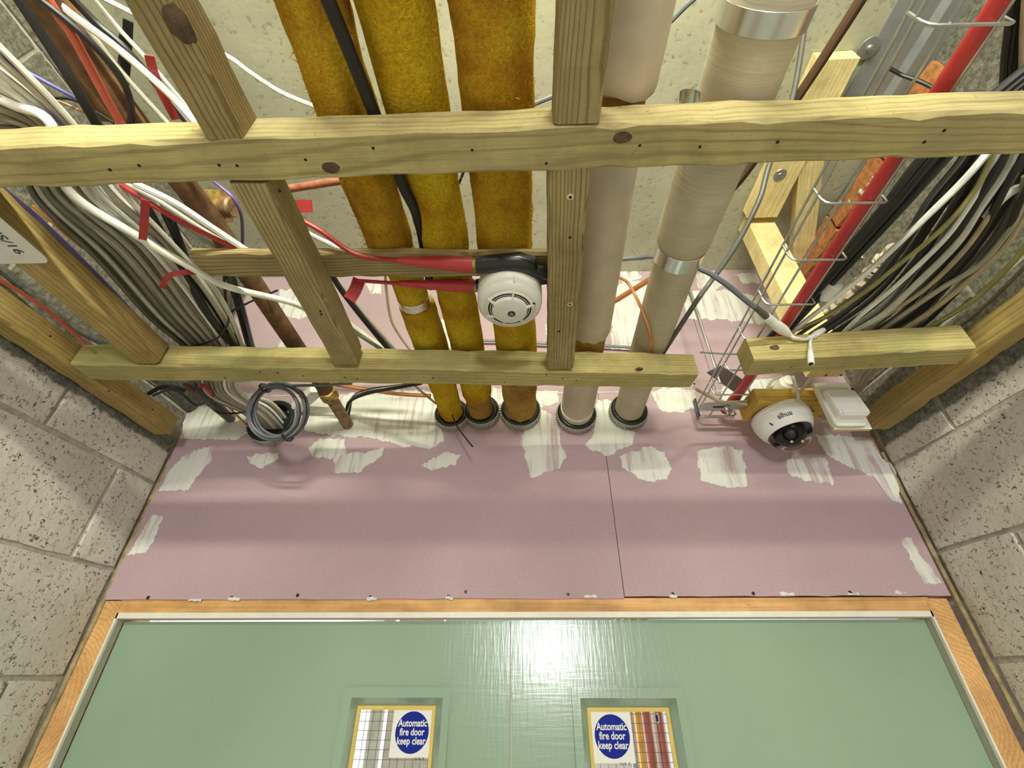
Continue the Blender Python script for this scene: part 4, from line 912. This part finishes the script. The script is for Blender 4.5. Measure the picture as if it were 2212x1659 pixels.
# ------------------------------------------------------------------ wire basket tray with red cable
zb_ = 0.632
bt = thing('wire_basket_tray', 'zinc wire basket tray carrying one red cable', 'cable tray', onZ(1700,580,zb_))
def bx(y): 
    a, b_ = onZ(1985,78,zb_), onZ(1512,900,zb_); return a.x+(b_.x-a.x)*(y-a.y)/(b_.y-a.y)
ys = [0.2006+0.1155*k for k in range(-3, 9)]; WB, HB = 0.099, 0.040
def wirep(fx, fz):
    P = [Vector((bx(y)+fx*WB, y, zb_+fz*HB)) for y in (-0.25, 0.2, 0.7, 1.135)]
    part(MB().tube(P, 0.0021, 6), 'long_wire', 'wire', bt)
for fx, fz in ((0,1),(0,0.52),(0.27,0),(0.83,0),(1.0,1)): wirep(fx, fz)
for y in ys:
    x = bx(y); c = 0.06
    P = [Vector((x, y, zb_+HB+0.002)), Vector((x, y, zb_+0.010)), Vector((x+0.004, y, zb_+0.0005)), Vector((x+0.012, y, zb_-0.003)), Vector((x+WB-0.004, y, zb_-0.003)), Vector((x+WB+0.002, y, zb_)), Vector((x+WB, y, zb_+HB+0.002))]
    part(MB().tube(P, 0.0023, 6), 'cross_wire', 'wire', bt)
C('red cable lying in the wire basket tray', [Vector((bx(y)+0.080, y, zb_+0.012)) for y in (-0.25, 0.2, 0.5, 0.8, 1.0)]+[Vector((bx(1.05)+0.074, 1.06, zb_+0.011)), Vector((bx(1.1)+0.072, 1.12, zb_+0.011))], 23, 'red pvc', n=14)
# hanger rod, cantilever strap and slotted end bracket
rd = thing('hanger_rod', 'threaded steel hanger rod holding a bent strap by the tray', 'rod', onY(1555,800,1.02))
a = onY(1545,795,1.0); part(MB().tube([Vector((a.x, 1.0, SOF)), Vector((a.x, 1.0, onY(1555,828,1.0).z))], 0.0035, 8), 'rod', 'steel', rd)
part(MB().lathe([(0.008,0),(0.008,0.007),(0.004,0.009)], (a.x,1.0,a.z-0.003), (0,0,-1), 6), 'nut', 'steel', rd)
A = [onZ(1527,806,0.69), onZ(1557,790,0.69), onZ(1622,832,0.69), onZ(1590,850,0.69)]
mb = MB(); mb.add(A+[p+Vector((0,0,0.003)) for p in A], [(0,1,2,3),(7,6,5,4),(0,4,5,1),(1,5,6,2),(2,6,7,3),(3,7,4,0)]); part(mb, 'strap', 'steel_d', rd)
br = thing('slotted_bracket', 'slotted steel bracket with bolt under the tray end', 'bracket', onY(1555,880,1.09))
A = [onZ(1513,885,0.62), onZ(1520,870,0.62), onZ(1615,866,0.62), onZ(1605,884,0.62)]
mb = MB(); mb.add(A+[p+Vector((0,0,0.003)) for p in A], [(0,1,2,3),(7,6,5,4),(0,4,5,1),(1,5,6,2),(2,6,7,3),(3,7,4,0)]); part(mb, 'plate', 'steel', br)
s0_ = onZ(1558,879,0.6195); part(MB().box((s0_.x-0.022, s0_.y-0.002, 0.6190), (s0_.x+0.006, s0_.y+0.003, 0.6196)), 'slot', 'dark slot', br)
part(MB().lathe([(0.011,0),(0.011,0.003),(0.007,0.004),(0.0065,0.010),(0.004,0.011),(0.004,0.020),(0.0005,0.021)], onZ(1568,881,0.619), (0,0,-1), 12), 'bolt', 'steel', br)
A = onY(1500,870,1.12); part(MB().box((A.x, 1.11, onY(1500,900,1.12).z-0.004), (A.x+0.003, 1.130, A.z+0.01)), 'end_angle', 'black plastic', br)
part(MB().box((A.x, 1.112, onY(1500,903,1.12).z-0.002), (A.x+0.100, 1.118, onY(1500,903,1.12).z)), 'base_angle', 'steel', br)
C('thin beige cable drooping across the tray end', [(1500,838,None,0.86),(1530,855,None,0.95),(1560,868,None,0.98),(1612,874,None,1.0)], 7, 'tan pvc')

# ------------------------------------------------------------------ fresh pine bracket frame
z2 = 1.250
p0, p1 = onZ(1815,128,z2), onZ(1646,470,z2)
timber('pine_bearer', 'fresh pine bearer on the soffit with a washer and screw', (p0.x, p0.y), (p1.x, p1.y), 0.098, SOF-z2-0.001, z2, 'pine_new', 31, jit=0.0003, bev=0.001)
pb = bpy.data.objects['pine_bearer']; p = onZ(1685,378,z2-0.001)
child_world(MB().lathe([(0.0005,0.003),(0.006,0.003),(0.007,0.001),(0.018,0.0008),(0.019,-0.001)], p, (0,0,-1), 20).build('washer_screw', 'steel'), pb)
p0, p1 = onZ(1755,340,z2+0.004), onZ(1733,566,z2+0.004)
timber('pine_board', 'paler fresh pine board skewed across the soffit beside the bearer', (p0.x+(p0.x-p1.x)*0.4, p0.y+(p0.y-p1.y)*0.4), (p1.x, p1.y), 0.066, SOF-z2-0.006, z2+0.004, 'pine_new', 32, jit=0.0003, bev=0.001)
a, b_ = onY(1616,480,0.93), onY(1668,475,0.93)
a2, b2 = onY(1745,700,0.93), onY(1848,799,0.93)
xm0 = a.x; xm1 = (b_.x+b2.x)/2
mb = MB(); vs = []; 
sec = [(xm0,0.93),(xm1,0.93),(xm1,0.985),(xm0,0.985)]
zt_ = SOF-0.001; zb2 = 0.668
mb.add([(x,y,zb2) for x,y in sec]+[(x,y,zt_) for x,y in sec], [(0,3,2,1),(4,5,6,7),(0,1,5,4),(1,2,6,5),(2,3,7,6),(3,0,4,7)])
Rz = Matrix(((0,0,1),(0,1,0),(-1,0,0))).transposed()
pp = mb.build('pine_post', 'pine_new', loc=((xm0+xm1)/2,0.957,1.0), rot=Matrix(((0,1,0),(0,0,1),(1,0,0))).transposed()); tag(pp, 'fresh pine post dropping from the soffit to the camera block', 'timber')
bpy.context.view_layer.update(); dots(pp, [(1785,811),(1817,811)], z=0.667, r=0.004, m='knot', name='screw_hole')
k0, k1 = onZ(1639,870,0.600), onZ(1795,866,0.600)
blk = timber('pine_block', 'yellow pine block that the dome camera hangs under', (k0.x, k0.y+0.05), (k1.x+0.02, k0.y+0.05), 0.100, 0.046, 0.600, 'pine_new', 34, jit=0.0006, bev=0.0015)
blk.data.materials[0] = wood('yellowed pine', (0.66, 0.45, 0.10), (0.48, 0.28, 0.06), None, ring=30, contrast=0.4)
dots(blk, [(1758,888),(1770,899)], z=0.5995, r=0.004, m='knot', name='screw_hole')

# ------------------------------------------------------------------ dome camera
dc = onZ(1682, 896, 0.598); T0 = 0.5995
dm = thing('dome_camera', 'white dome security camera with dark clear bubble', 'camera', (dc.x, dc.y+0.002, T0))
o_ = Vector((dc.x, dc.y+0.002, T0)); axd = Vector((0.13, -0.09, -1)).normalized()
part(MB().lathe([(0.001,-0.002),(0.070,-0.002),(0.0735,0.002),(0.074,0.011),(0.0725,0.012)], o_, axd, 48), 'base_ring', 'abs_white', dm)
prof = [(0.0725,0.012),(0.0745,0.013),(0.0742,0.024),(0.0715,0.038),(0.0675,0.050),(0.0620,0.058),(0.0585,0.062),(0.0560,0.062),(0.0550,0.058)]
part(MB().lathe(prof, o_, axd, 48), 'shell', 'abs_white', dm)
rb_ = 0.0555; cb = 0.054
part(MB().lathe([(rb_*math.cos(t), cb+rb_*math.sin(t)) for t in [math.pi/2*k/12 for k in range(12)]]+[(0.0003, cb+rb_)], o_, axd, 40), 'clear_bubble', 'bubble', dm)
part(MB().lathe([(0.0545,0.054),(0.0001,0.054)], o_, axd, 36), 'inner_plate', 'black plastic', dm)
lookv = Vector((-0.45, -0.75, -0.55)).normalized(); ec = o_+axd*0.058
part(MB().lathe([(0.0005,-0.036)]+[(0.036*math.cos(t), 0.036*math.sin(t)) for t in [-math.pi/2+math.pi*k/16 for k in range(1,13)]]+[(0.018,0.031),(0.016,0.026)], ec, lookv, 28), 'camera_ball', 'black plastic', dm)
part(MB().lathe([(0.016,0.026),(0.014,0.030),(0.008,0.033),(0.0003,0.034)], ec, lookv, 20), 'lens', 'black tape', dm)
u0 = Vector((0,-1,0)); u0 = (u0-axd*u0.dot(axd)).normalized(); v0 = axd.cross(u0)
for ang, hh in ((60, 0.045), (-52, 0.024)):
    a = math.radians(ang); d = u0*math.cos(a)+v0*math.sin(a); c = o_+axd*hh+d*(0.069 if hh > .03 else 0.0742); tt = (axd*0.8+d.cross(axd)*0.3).normalized()
    part(MB().tube([c-tt*0.006, c+tt*0.006], 0.0018, 6), 'screw_slot', 'dark slot', dm)
led1 = ec + (lookv+Vector((-0.05,0.15,-0.75))).normalized()*0.040
part(MB().lathe([(0.0001,0.002),(0.003,0.001),(0.0035,0)], led1, lookv, 12), 'infrared_lamp', 'abs_white', dm)
led2 = ec + (lookv+Vector((0.85,0.2,-0.55))).normalized()*0.040
part(MB().lathe([(0.0001,0.002),(0.003,0.001),(0.0035,0)], led2, lookv, 12), 'infrared_lamp', 'abs_white', dm)
tm = text_mb('alhua', 0.0175, 0.0003)
mb = MB(); vs = []
for v in tm.v:
    h = 0.039-v[1]; r_ = (0.0742-(h-0.024)*0.193 if h < 0.038 else 0.0715-(h-0.038)*0.417)+0.0008
    a = -math.radians(27)+v[0]/0.0725; vs.append(o_+axd*h+(u0*math.cos(a)-v0*math.sin(a))*r_)
mb.add(vs, tm.f); part(mb, 'lettering', 'ink', dm)

# ------------------------------------------------------------------ motion sensor on plywood
yp = 0.972
ql = [onY(1754.5,828,yp), onY(1832,826,yp), onY(1883,925,yp), onY(1806,930,yp)]
xa, xb = (ql[0].x+ql[3].x)/2, (ql[1].x+ql[2].x)/2; za, zc = (ql[2].z+ql[3].z)/2, (ql[0].z+ql[1].z)/2
pw = thing('sensor_plate', 'white faced plywood offcut behind the motion sensor', 'board', ((xa+xb)/2, yp, za))
part(MB().box((xa, yp, za), (xb, yp+0.010, zc)), 'plywood_core', 'ply', pw); part(MB().box((xa+0.0005, yp-0.001, za+0.0005), (xb-0.0005, yp, zc-0.0005)), 'white_face', 'abs_white', pw)
ps = thing('motion_sensor', 'white motion sensor with curved lens on plywood', 'motion sensor', ((xa+xb)/2+0.004, yp, (za+zc)/2))
def rbox(x0, x1, z0, z1, yb, yf, r, slope_t=0.0, slope_b=0.0, n=5, inset=0.004):
    ring = []
    for cx_, cz_, a0 in ((x1-r, z1-r, 0), (x0+r, z1-r, 90), (x0+r, z0+r, 180), (x1-r, z0+r, 270)):
        for k in range(n): t = math.radians(a0+90*k/(n-1)); ring.append((cx_+r*math.cos(t), cz_+r*math.sin(t)))
    mb = MB(); m_ = len(ring); cx_, cz_ = (x0+x1)/2, (z0+z1)/2; lv = []
    def yy(z, y): t = (z-z0)/(z1-z0); return y+slope_t*max(0, t-0.5)*2+slope_b*max(0, 0.5-t)*2
    for (y, f) in ((yb, 1.0), (yf+inset, 1.0), (yf+inset*0.3, 0.965), (yf, 0.90)):
        lv.append([(cx_+(x-cx_)*f, yy(z, y) if y != yb else y, cz_+(z-cz_)*f) for x, z in ring])
    mb.add([v for l in lv for v in l], [(i*m_+k, i*m_+(k+1) % m_, (i+1)*m_+(k+1) % m_, (i+1)*m_+k) for i in range(3) for k in range(m_)]+[tuple(3*m_+k for k in range(m_)), tuple(m_-1-k for k in range(m_))], False)
    return mb
sx0, sx1 = onY(1792,900,yp-0.012).x, onY(1892,900,yp-0.04).x-0.002
sz1, sz0 = onY(1830,831,yp-0.01).z, onY(1850,918,yp-0.02).z
part(rbox(sx0, sx1, sz0, sz1, yp-0.001, yp-0.022, 0.016, 0.012, 0.004), 'housing', 'abs', ps)
part(rbox(sx0+0.006, sx1-0.004, sz0+0.016, sz1-0.022, yp-0.015, yp-0.042, 0.012, 0.014, 0.0, inset=0.008), 'lens_window', 'abs_white', ps)
part(MB().box((sx0+0.012, yp-0.0445, sz0+0.020), (sx1-0.010, yp-0.036, sz0+0.030)), 'lens_lip', 'abs_white', ps)
p = onY(1842,840,yp-0.013); part(MB().lathe([(0.0001,0.002),(0.003,0.001),(0.0032,-0.003)], p, (0,-1,0), 10), 'indicator_hole', 'dark slot', ps)

# ------------------------------------------------------------------ cat cable with white coupler lying on short timber
C('slate network cable running from canvas pipe to white coupler', [(1335,560,0.86),(1380,557,0.84),(1420,556,0.80),(1505,578,0.70),(1560,608,0.655),(1615,652,0.622),(1632,664,0.614)], 12, 'slate pvc')
wc = thing('network_coupler', 'white network splitter lead with grey boot lying over short timber', 'connector', onZ(1675,700,0.648))
def cp(p, y=None): return onZ(*p)
part(MB().tube([onZ(1630,662,0.614), onZ(1660,688,0.612)], [0.006, 0.0075], 10), 'boot', 'dark grey pvc', wc)
part(MB().tube([onZ(1655,684,0.612), onZ(1662,690,0.612), onZ(1676,701,0.611), onZ(1678,703,0.611), onZ(1692,713,0.610), onZ(1708,725,0.608)], [0.0085,0.0095,0.0095,0.0115,0.0110,0.0050], 12), 'plug_body', 'white pvc', wc)
part(MB().tube(spline([onZ(1704,722,0.608), onY(1718,730,0.735), onY(1740,733,0.735), onY(1752,727,0.735), onY(1768,720,0.742)],6), 0.0032, 8), 'lead', 'white pvc', wc)
part(MB().tube([onY(1757,726,0.735), onY(1765,720,0.737), onY(1778,713,0.740)], [0.006,0.0072,0.006], 10), 'lead_plug', 'white pvc', wc)
part(MB().tube(spline([onY(1758,722,0.735), onY(1751,735,0.733), onY(1750,752,0.733)],6), 0.003, 8), 'lead', 'white pvc', wc)
part(MB().tube([onY(1750,750,0.733), onY(1751,770,0.732), onY(1752,786,0.731)], [0.0035,0.0062,0.0062], 12), 'power_jack', 'white pvc', wc)
p = onY(1752,787,0.731); part(MB().lathe([(0.0001,0.0004),(0.004,0.0004),(0.0045,-0.001)], p, (0,-0.1,-1), 12), 'jack_hole', 'dark slot', wc)
C('white lead rising from the dome camera past the block', [(1712,812,None,0.96),(1720,838,None,0.975),(1724,852,None,0.98),(1722,872,None,1.0)], 7, 'pale grey pvc')
C('second pale lead leaning into the camera block', [(1755,812,None,0.94),(1740,832,None,0.965),(1725,850,None,0.978)], 7, 'tan pvc')
p = onY(1695,832,1.12); o = MB().lathe([(0.001,0.03),(0.016,0.03),(0.018,0.02),(0.022,0.016),(0.022,-0.03)], p, (0,-1,0), 20).build('cable_gland', 'white pvc', loc=p); tag(o, 'white cable gland on the pink wall under short timber', 'cable gland')
C('grey cable arching from wall gland beside tray', [(1690,812,None,1.12),(1668,822,None,1.13),(1655,845,None,1.15),(1650,862,None,D)], 6, 'grey pvc')
# copper pipes behind the paper pipe
C('bright copper pipe crossing between paper pipe and canvas pipe', [(1290,672,0.80),(1327,651,0.80),(1400,606,0.80),(1450,575,0.80)], 12, 'copper', name='copper_pipe')
C('thin bent copper tube curving down over the canvas pipe', [(1320,600,0.76),(1345,602,0.74),(1362,620,0.72),(1385,665,0.66),(1403,718,0.62),(1408,760,0.62)], 7, 'copper', name='copper_tube')
C('dark grey cable hanging from the soffit down over the canvas pipe', [(1752,-30,1.20),(1746,0,1.19),(1714,203,1.02),(1661,358,0.88),(1639,434,0.82),(1585,538,0.76),(1531,614,0.72),(1505,650,0.68),(1440,750,0.64),(1425,775,0.63)], 11, 'dark grey pvc', n=10)
C('grey rod reaching down to the tray bracket behind canvas pipe', [(1480,600,None,1.02),(1492,640,None,1.02),(1545,790,None,1.02)], 6, 'wire', name='thin_rod')
C('dark brown twin cable slanting down past the pine bearer', [(1890,-60,1.10),(1857,0,1.09),(1727,203,1.05),(1616,361,1.0),(1578,408,0.98),(1530,470,0.96)], 17, 'brown pvc')
C('second strand of the dark brown cable slanting past pine bearer', [(1900,-60,1.11),(1868,0,1.10),(1735,203,1.06),(1622,366,1.01),(1582,414,0.99)], 8, 'brown pvc')
C('thin wire stretched between tray wires behind the crosspiece', [(1512,761,0.70),(1560,764,0.70),(1612,766,0.70)], 4, 'wire')
C('thin grey wire along the wall above the crosspiece', [(1030,735,None,1.15),(1100,737,None,1.15),(1180,742,None,1.15),(1320,748,None,1.15),(1380,752,None,1.15)], 6, 'slate pvc')
C('short black strip hanging off the steel soffit plate', [(1918,146,1.20),(1935,155,1.19),(1950,163,1.18),(1985,175,1.15),(2020,192,1.12)], 8, 'black pvc')

# ------------------------------------------------------------------ soffit steel plate, orange bricks, triangle
z3 = SOF-0.004
pa = [onZ(1895,-20,z3), onZ(2085,-20,z3)]; x0, x1 = onZ(1835,190,z3).x, onZ(1975,190,z3).x
sp_ = thing('steel_plate', 'grey galvanised steel plate bolted under the soffit above tray', 'steel plate', ((x0+x1)/2, 0.2, z3))
part(MB().box((x0, -0.6, z3), (x0+0.10, 0.60, z3+0.004)), 'plate_flange', 'steel_d', sp_)
mb = MB(); mb.add([(x0+0.10,-0.6,z3),(x0+0.115,-0.6,z3-0.012),(x0+0.115,0.60,z3-0.012),(x0+0.10,0.60,z3)],[(0,1,2,3)]); part(mb, 'plate_fold', 'steel_d', sp_)
part(MB().box((x0+0.115, -0.6, z3-0.013), (x1+0.02, 0.60, z3-0.010)), 'plate_web', 'steel_d', sp_)
p = onZ(1877,103,z3); part(MB().lathe([(0.0005,0.012),(0.007,0.011),(0.008,0.004),(0.024,0.003),(0.025,0)], p, (0,0,-1), 20), 'bolt_washer', 'steel', sp_)
p = onZ(2130,185,SOF); o = MB().lathe([(0.0005,0.010),(0.006,0.010),(0.007,0.003),(0.019,0.002),(0.020,0)], p, (0,0,-1), 18).build('anchor_bolt', 'steel', loc=p); tag(o, 'steel anchor bolt in the soffit beside thick black cables', 'bolt')
bz1 = onX(1900,360,XR).z
for i in range(3):
    y0 = 0.475+i*0.222
    mb = MB(); rg = random.Random(50+i); vs = []; zt0, zb0 = 1.268+rg.uniform(-.004,.004), 1.196+rg.uniform(-.006,.006)
    nx_ = 6
    for k in range(nx_+1):
        y = y0+0.21*k/nx_; e1, e2 = rg.uniform(-.004,.004), rg.uniform(-.005,.005)
        vs += [(XR-0.016+rg.uniform(-.002,.002), y, zb0+e1), (XR-0.016+rg.uniform(-.002,.002), y, zt0+e2), (XR+0.02, y, zt0+e2), (XR+0.02, y, zb0+e1)]
    mb.add(vs, [(k*4+j, k*4+(j+1)%4, (k+1)*4+(j+1)%4, (k+1)*4+j) for k in range(nx_) for j in range(4)]+[(0,1,2,3),(nx_*4+3,nx_*4+2,nx_*4+1,nx_*4)]); part(mb, 'brick', 'brick', wr)
def snot(pxpts, wpx, seed, xw=XR):
    rg = random.Random(seed); P = spline([onX(a, b_, xw-0.004) for a, b_ in pxpts], 10); mb = MB()
    R = [wpx*0.5*dep(p)/F*rg.uniform(.55,1.35) for p in P]
    P = [p+Vector((0, rg.uniform(-.003,.003), rg.uniform(-.004,.004))) for p in P]
    mb.tube(P, R, 7); part(mb, 'mortar_smear', 'mortar_raw', wr)
snot([(1930,540),(1905,560),(1870,600),(1830,640),(1795,665)], 26, 1)
snot([(1905,375),(1880,400),(1855,425),(1835,450)], 18, 2)
snot([(1835,520),(1850,540),(1863,556)], 7, 3)
snot([(2000,485),(2010,497)], 14, 4); snot([(2025,510),(2035,520)], 12, 5); snot([(1800,668),(1805,680)], 12, 6)
A = [onZ(1978,340,0.70), onZ(2054,338,0.70), onZ(2018,388,0.70)]
A[0] += (A[0]-A[2])*0.5; A[1] += (A[1]-A[2])*0.5
mb = MB(); mb.add(A+[p+Vector((0,0,0.008)) for p in A], [(0,1,2),(5,4,3),(0,3,4,1),(1,4,5,2),(2,5,3,0)]); tag(mb.build('board_offcut', 'pale board', loc=A[2]), 'pale triangular board corner poking out behind nearest crosspiece', 'offcut')

# ------------------------------------------------------------------ black and white cable sweep beside the block wall
def sweep(label, pts, wpx, m, group=None): return cable('cable', label, 'cable', pts, wpx, m, group, n=7)
rg = random.Random(23)
for i in range(7):                                             # tight black bunch
    o = i*6.0; z = 0.655+0.012*(i % 3)
    sweep(WORD[i]+' black cable from the tray in the white taped bunch', [(2250+o,120,z+.05),(2120+o*1.0,225,z+.03),(1992+o*1.6,338,z+.01),(1905+o*1.2,450,z),(1790+o*.9,585,z),(1700+o*.7,690,z-.01),(1655+o*.6,738,z-.01),(1640+o*.6,790,z-.01)], 13, 'black pvc', 'black cables in the taped bunch')
wsv = onZ(1790,628,0.655)
part_ = MB().tube([onZ(1778,640,0.655), onZ(1803,612,0.655)], 0.0165, 14).build('tape_sleeve', 'sign white', loc=wsv); tag(part_, 'white tape sleeve wrapped round the tight black cable bunch', 'tape')
R1 = [('bright white cable sweeping down beside the taped black bunch', [(2190,250,0.68),(2127,337,0.65),(2065,406,0.645),(1975,493,0.64),(1884,578,0.64),(1797,649,0.64),(1714,715,0.64),(1690,745,0.64)], 12, 'white pvc'),
 ('olive cable curving between white cables toward the short timber', [(2180,240,0.69),(2143,337,0.66),(2101,417,0.65),(2029,500,0.645),(1920,589,0.64),(1875,626,0.64),(1790,680,0.64),(1722,712,0.64)], 9, 'olive pvc'),
 ('white cable splitting round the block joint, second from the taped bunch', [(2170,300,0.68),(2148,353,0.665),(2083,460,0.655),(2029,529,0.65),(1924,628,0.645),(1860,681,0.64),(1818,722,0.64)], 10, 'white pvc'),
 ('widest white cable in the middle of the black and white sweep', [(2200,310,0.68),(2172,370,0.67),(2119,447,0.66),(2065,529,0.65),(1966,627,0.645),(1907,680,0.64),(1835,722,0.64)], 14, 'pale grey pvc'),
 ('tan cable next to the widest white cable', [(2215,310,0.68),(2201,339,0.675),(2165,420,0.665),(2083,541,0.655),(1993,628,0.65),(1900,690,0.645),(1862,722,0.64)], 10, 'tan pvc'),
 ('thick pale cable joining the sweep from frame edge', [(2260,365,0.68),(2212,397,0.675),(2166,428,0.67),(2130,470,0.665)], 17, 'white pvc'),
 ('grey cable bending sharply beside the ledger end', [(2215,380,0.67),(2206,430,0.665),(2192,480,0.66),(2119,570,0.655),(2038,620,0.65),(1950,680,0.645),(1890,725,0.64)], 11, 'grey pvc'),
 ('shaded grey cable below the sharply bending one', [(2230,420,0.67),(2180,520,0.66),(2100,600,0.65),(2000,680,0.645),(1930,726,0.64)], 12, 'tan pvc'),
 ('brown shaded cable near the ledger, outermost of the sweep', [(2240,500,0.66),(2180,575,0.655),(2100,650,0.65),(2010,705,0.645),(1960,730,0.64)], 11, 'olive pvc'),
 ('thin grey cable dropping along ledger above the short timber', [(2230,560,0.65),(2150,640,0.645),(2080,700,0.64),(2020,730,0.64)], 7, 'grey pvc dark')]
for l, p_, w_, m_ in R1: sweep(l, p_, w_, m_)
for i in range(17):                                            # loose black ones among them
    t = i/16; z = 0.662+0.016*(i % 4)
    a = (2075+t*150, 338+t*60); b1 = (2010+t*150, 430+t*95); c1 = (1935+t*135, 545+t*80); d1 = (1850+t*150, 640+t*58); e1 = (1735+t*200, 722+t*16)
    j = lambda p, s_=4: (p[0]+rg.uniform(-s_, s_), p[1]+rg.uniform(-s_, s_), z+rg.uniform(-.004,.004))
    sweep(WORD[i]+' loose black cable past the taped bunch, sweeping over to short timber', [(a[0]+70, a[1]-110, z+0.02), j(a,4), j(b1), j(c1), j(d1), j(e1,4), (e1[0]-22, e1[1]+22, z-.01)], 11+rg.uniform(-2,3), rg.choice(('black pvc','black pvc','dark grey pvc')), 'loose black cables of the sweep')
for i in range(6):
    x = 2172+i*11; sweep(WORD[i]+' thick black cable from the tray side hanging at the photo corner', [(x+50,-300,0.80),(x+20,-60,0.80),(x+8,40,0.80),(x-2,120,0.80),(x-8,195,0.80),(x-22,260,0.77),(x-60,345,0.70),(x-120,450,0.675)], 12, 'black pvc', 'thick black cables at the corner')
sweep('tan cable hanging among thick black ones at the corner', [(2215,-40,0.79),(2208,60,0.79),(2203,190,0.79),(2195,250,0.77),(2150,340,0.70)], 8, 'tan pvc')
for k, (xa_, xb_) in enumerate(((1860,1836),(1872,1852),(1886,1862))):
    sweep('grey cable passing down behind the motion sensor, strand %s' % ('nearest the pine post','in the middle','nearest the ledger')[k], [(xa_+30,775,None,0.86),(xa_,805,None,0.93),(xb_,838,None,1.02),(xb_-20,860,None,1.10),(xb_-35,880,None,1.165)], 8, ('tan pvc','grey pvc','grey pvc')[k])

# ------------------------------------------------------------------ the lamps that light the place (behind the lens)
lf = thing('batten_lamp', 'bare fluorescent batten hung in the ceiling void', 'lamp', (0, -0.74, 0.90))
part(MB().box((-0.55,-0.80,0.905),(0.55,-0.745,0.945)), 'lamp_body', 'abs_white', lf); part(MB().tube([(-0.52,-0.765,0.885),(0.52,-0.765,0.885)], 0.012, 10), 'lamp_tube', 'tube', lf)
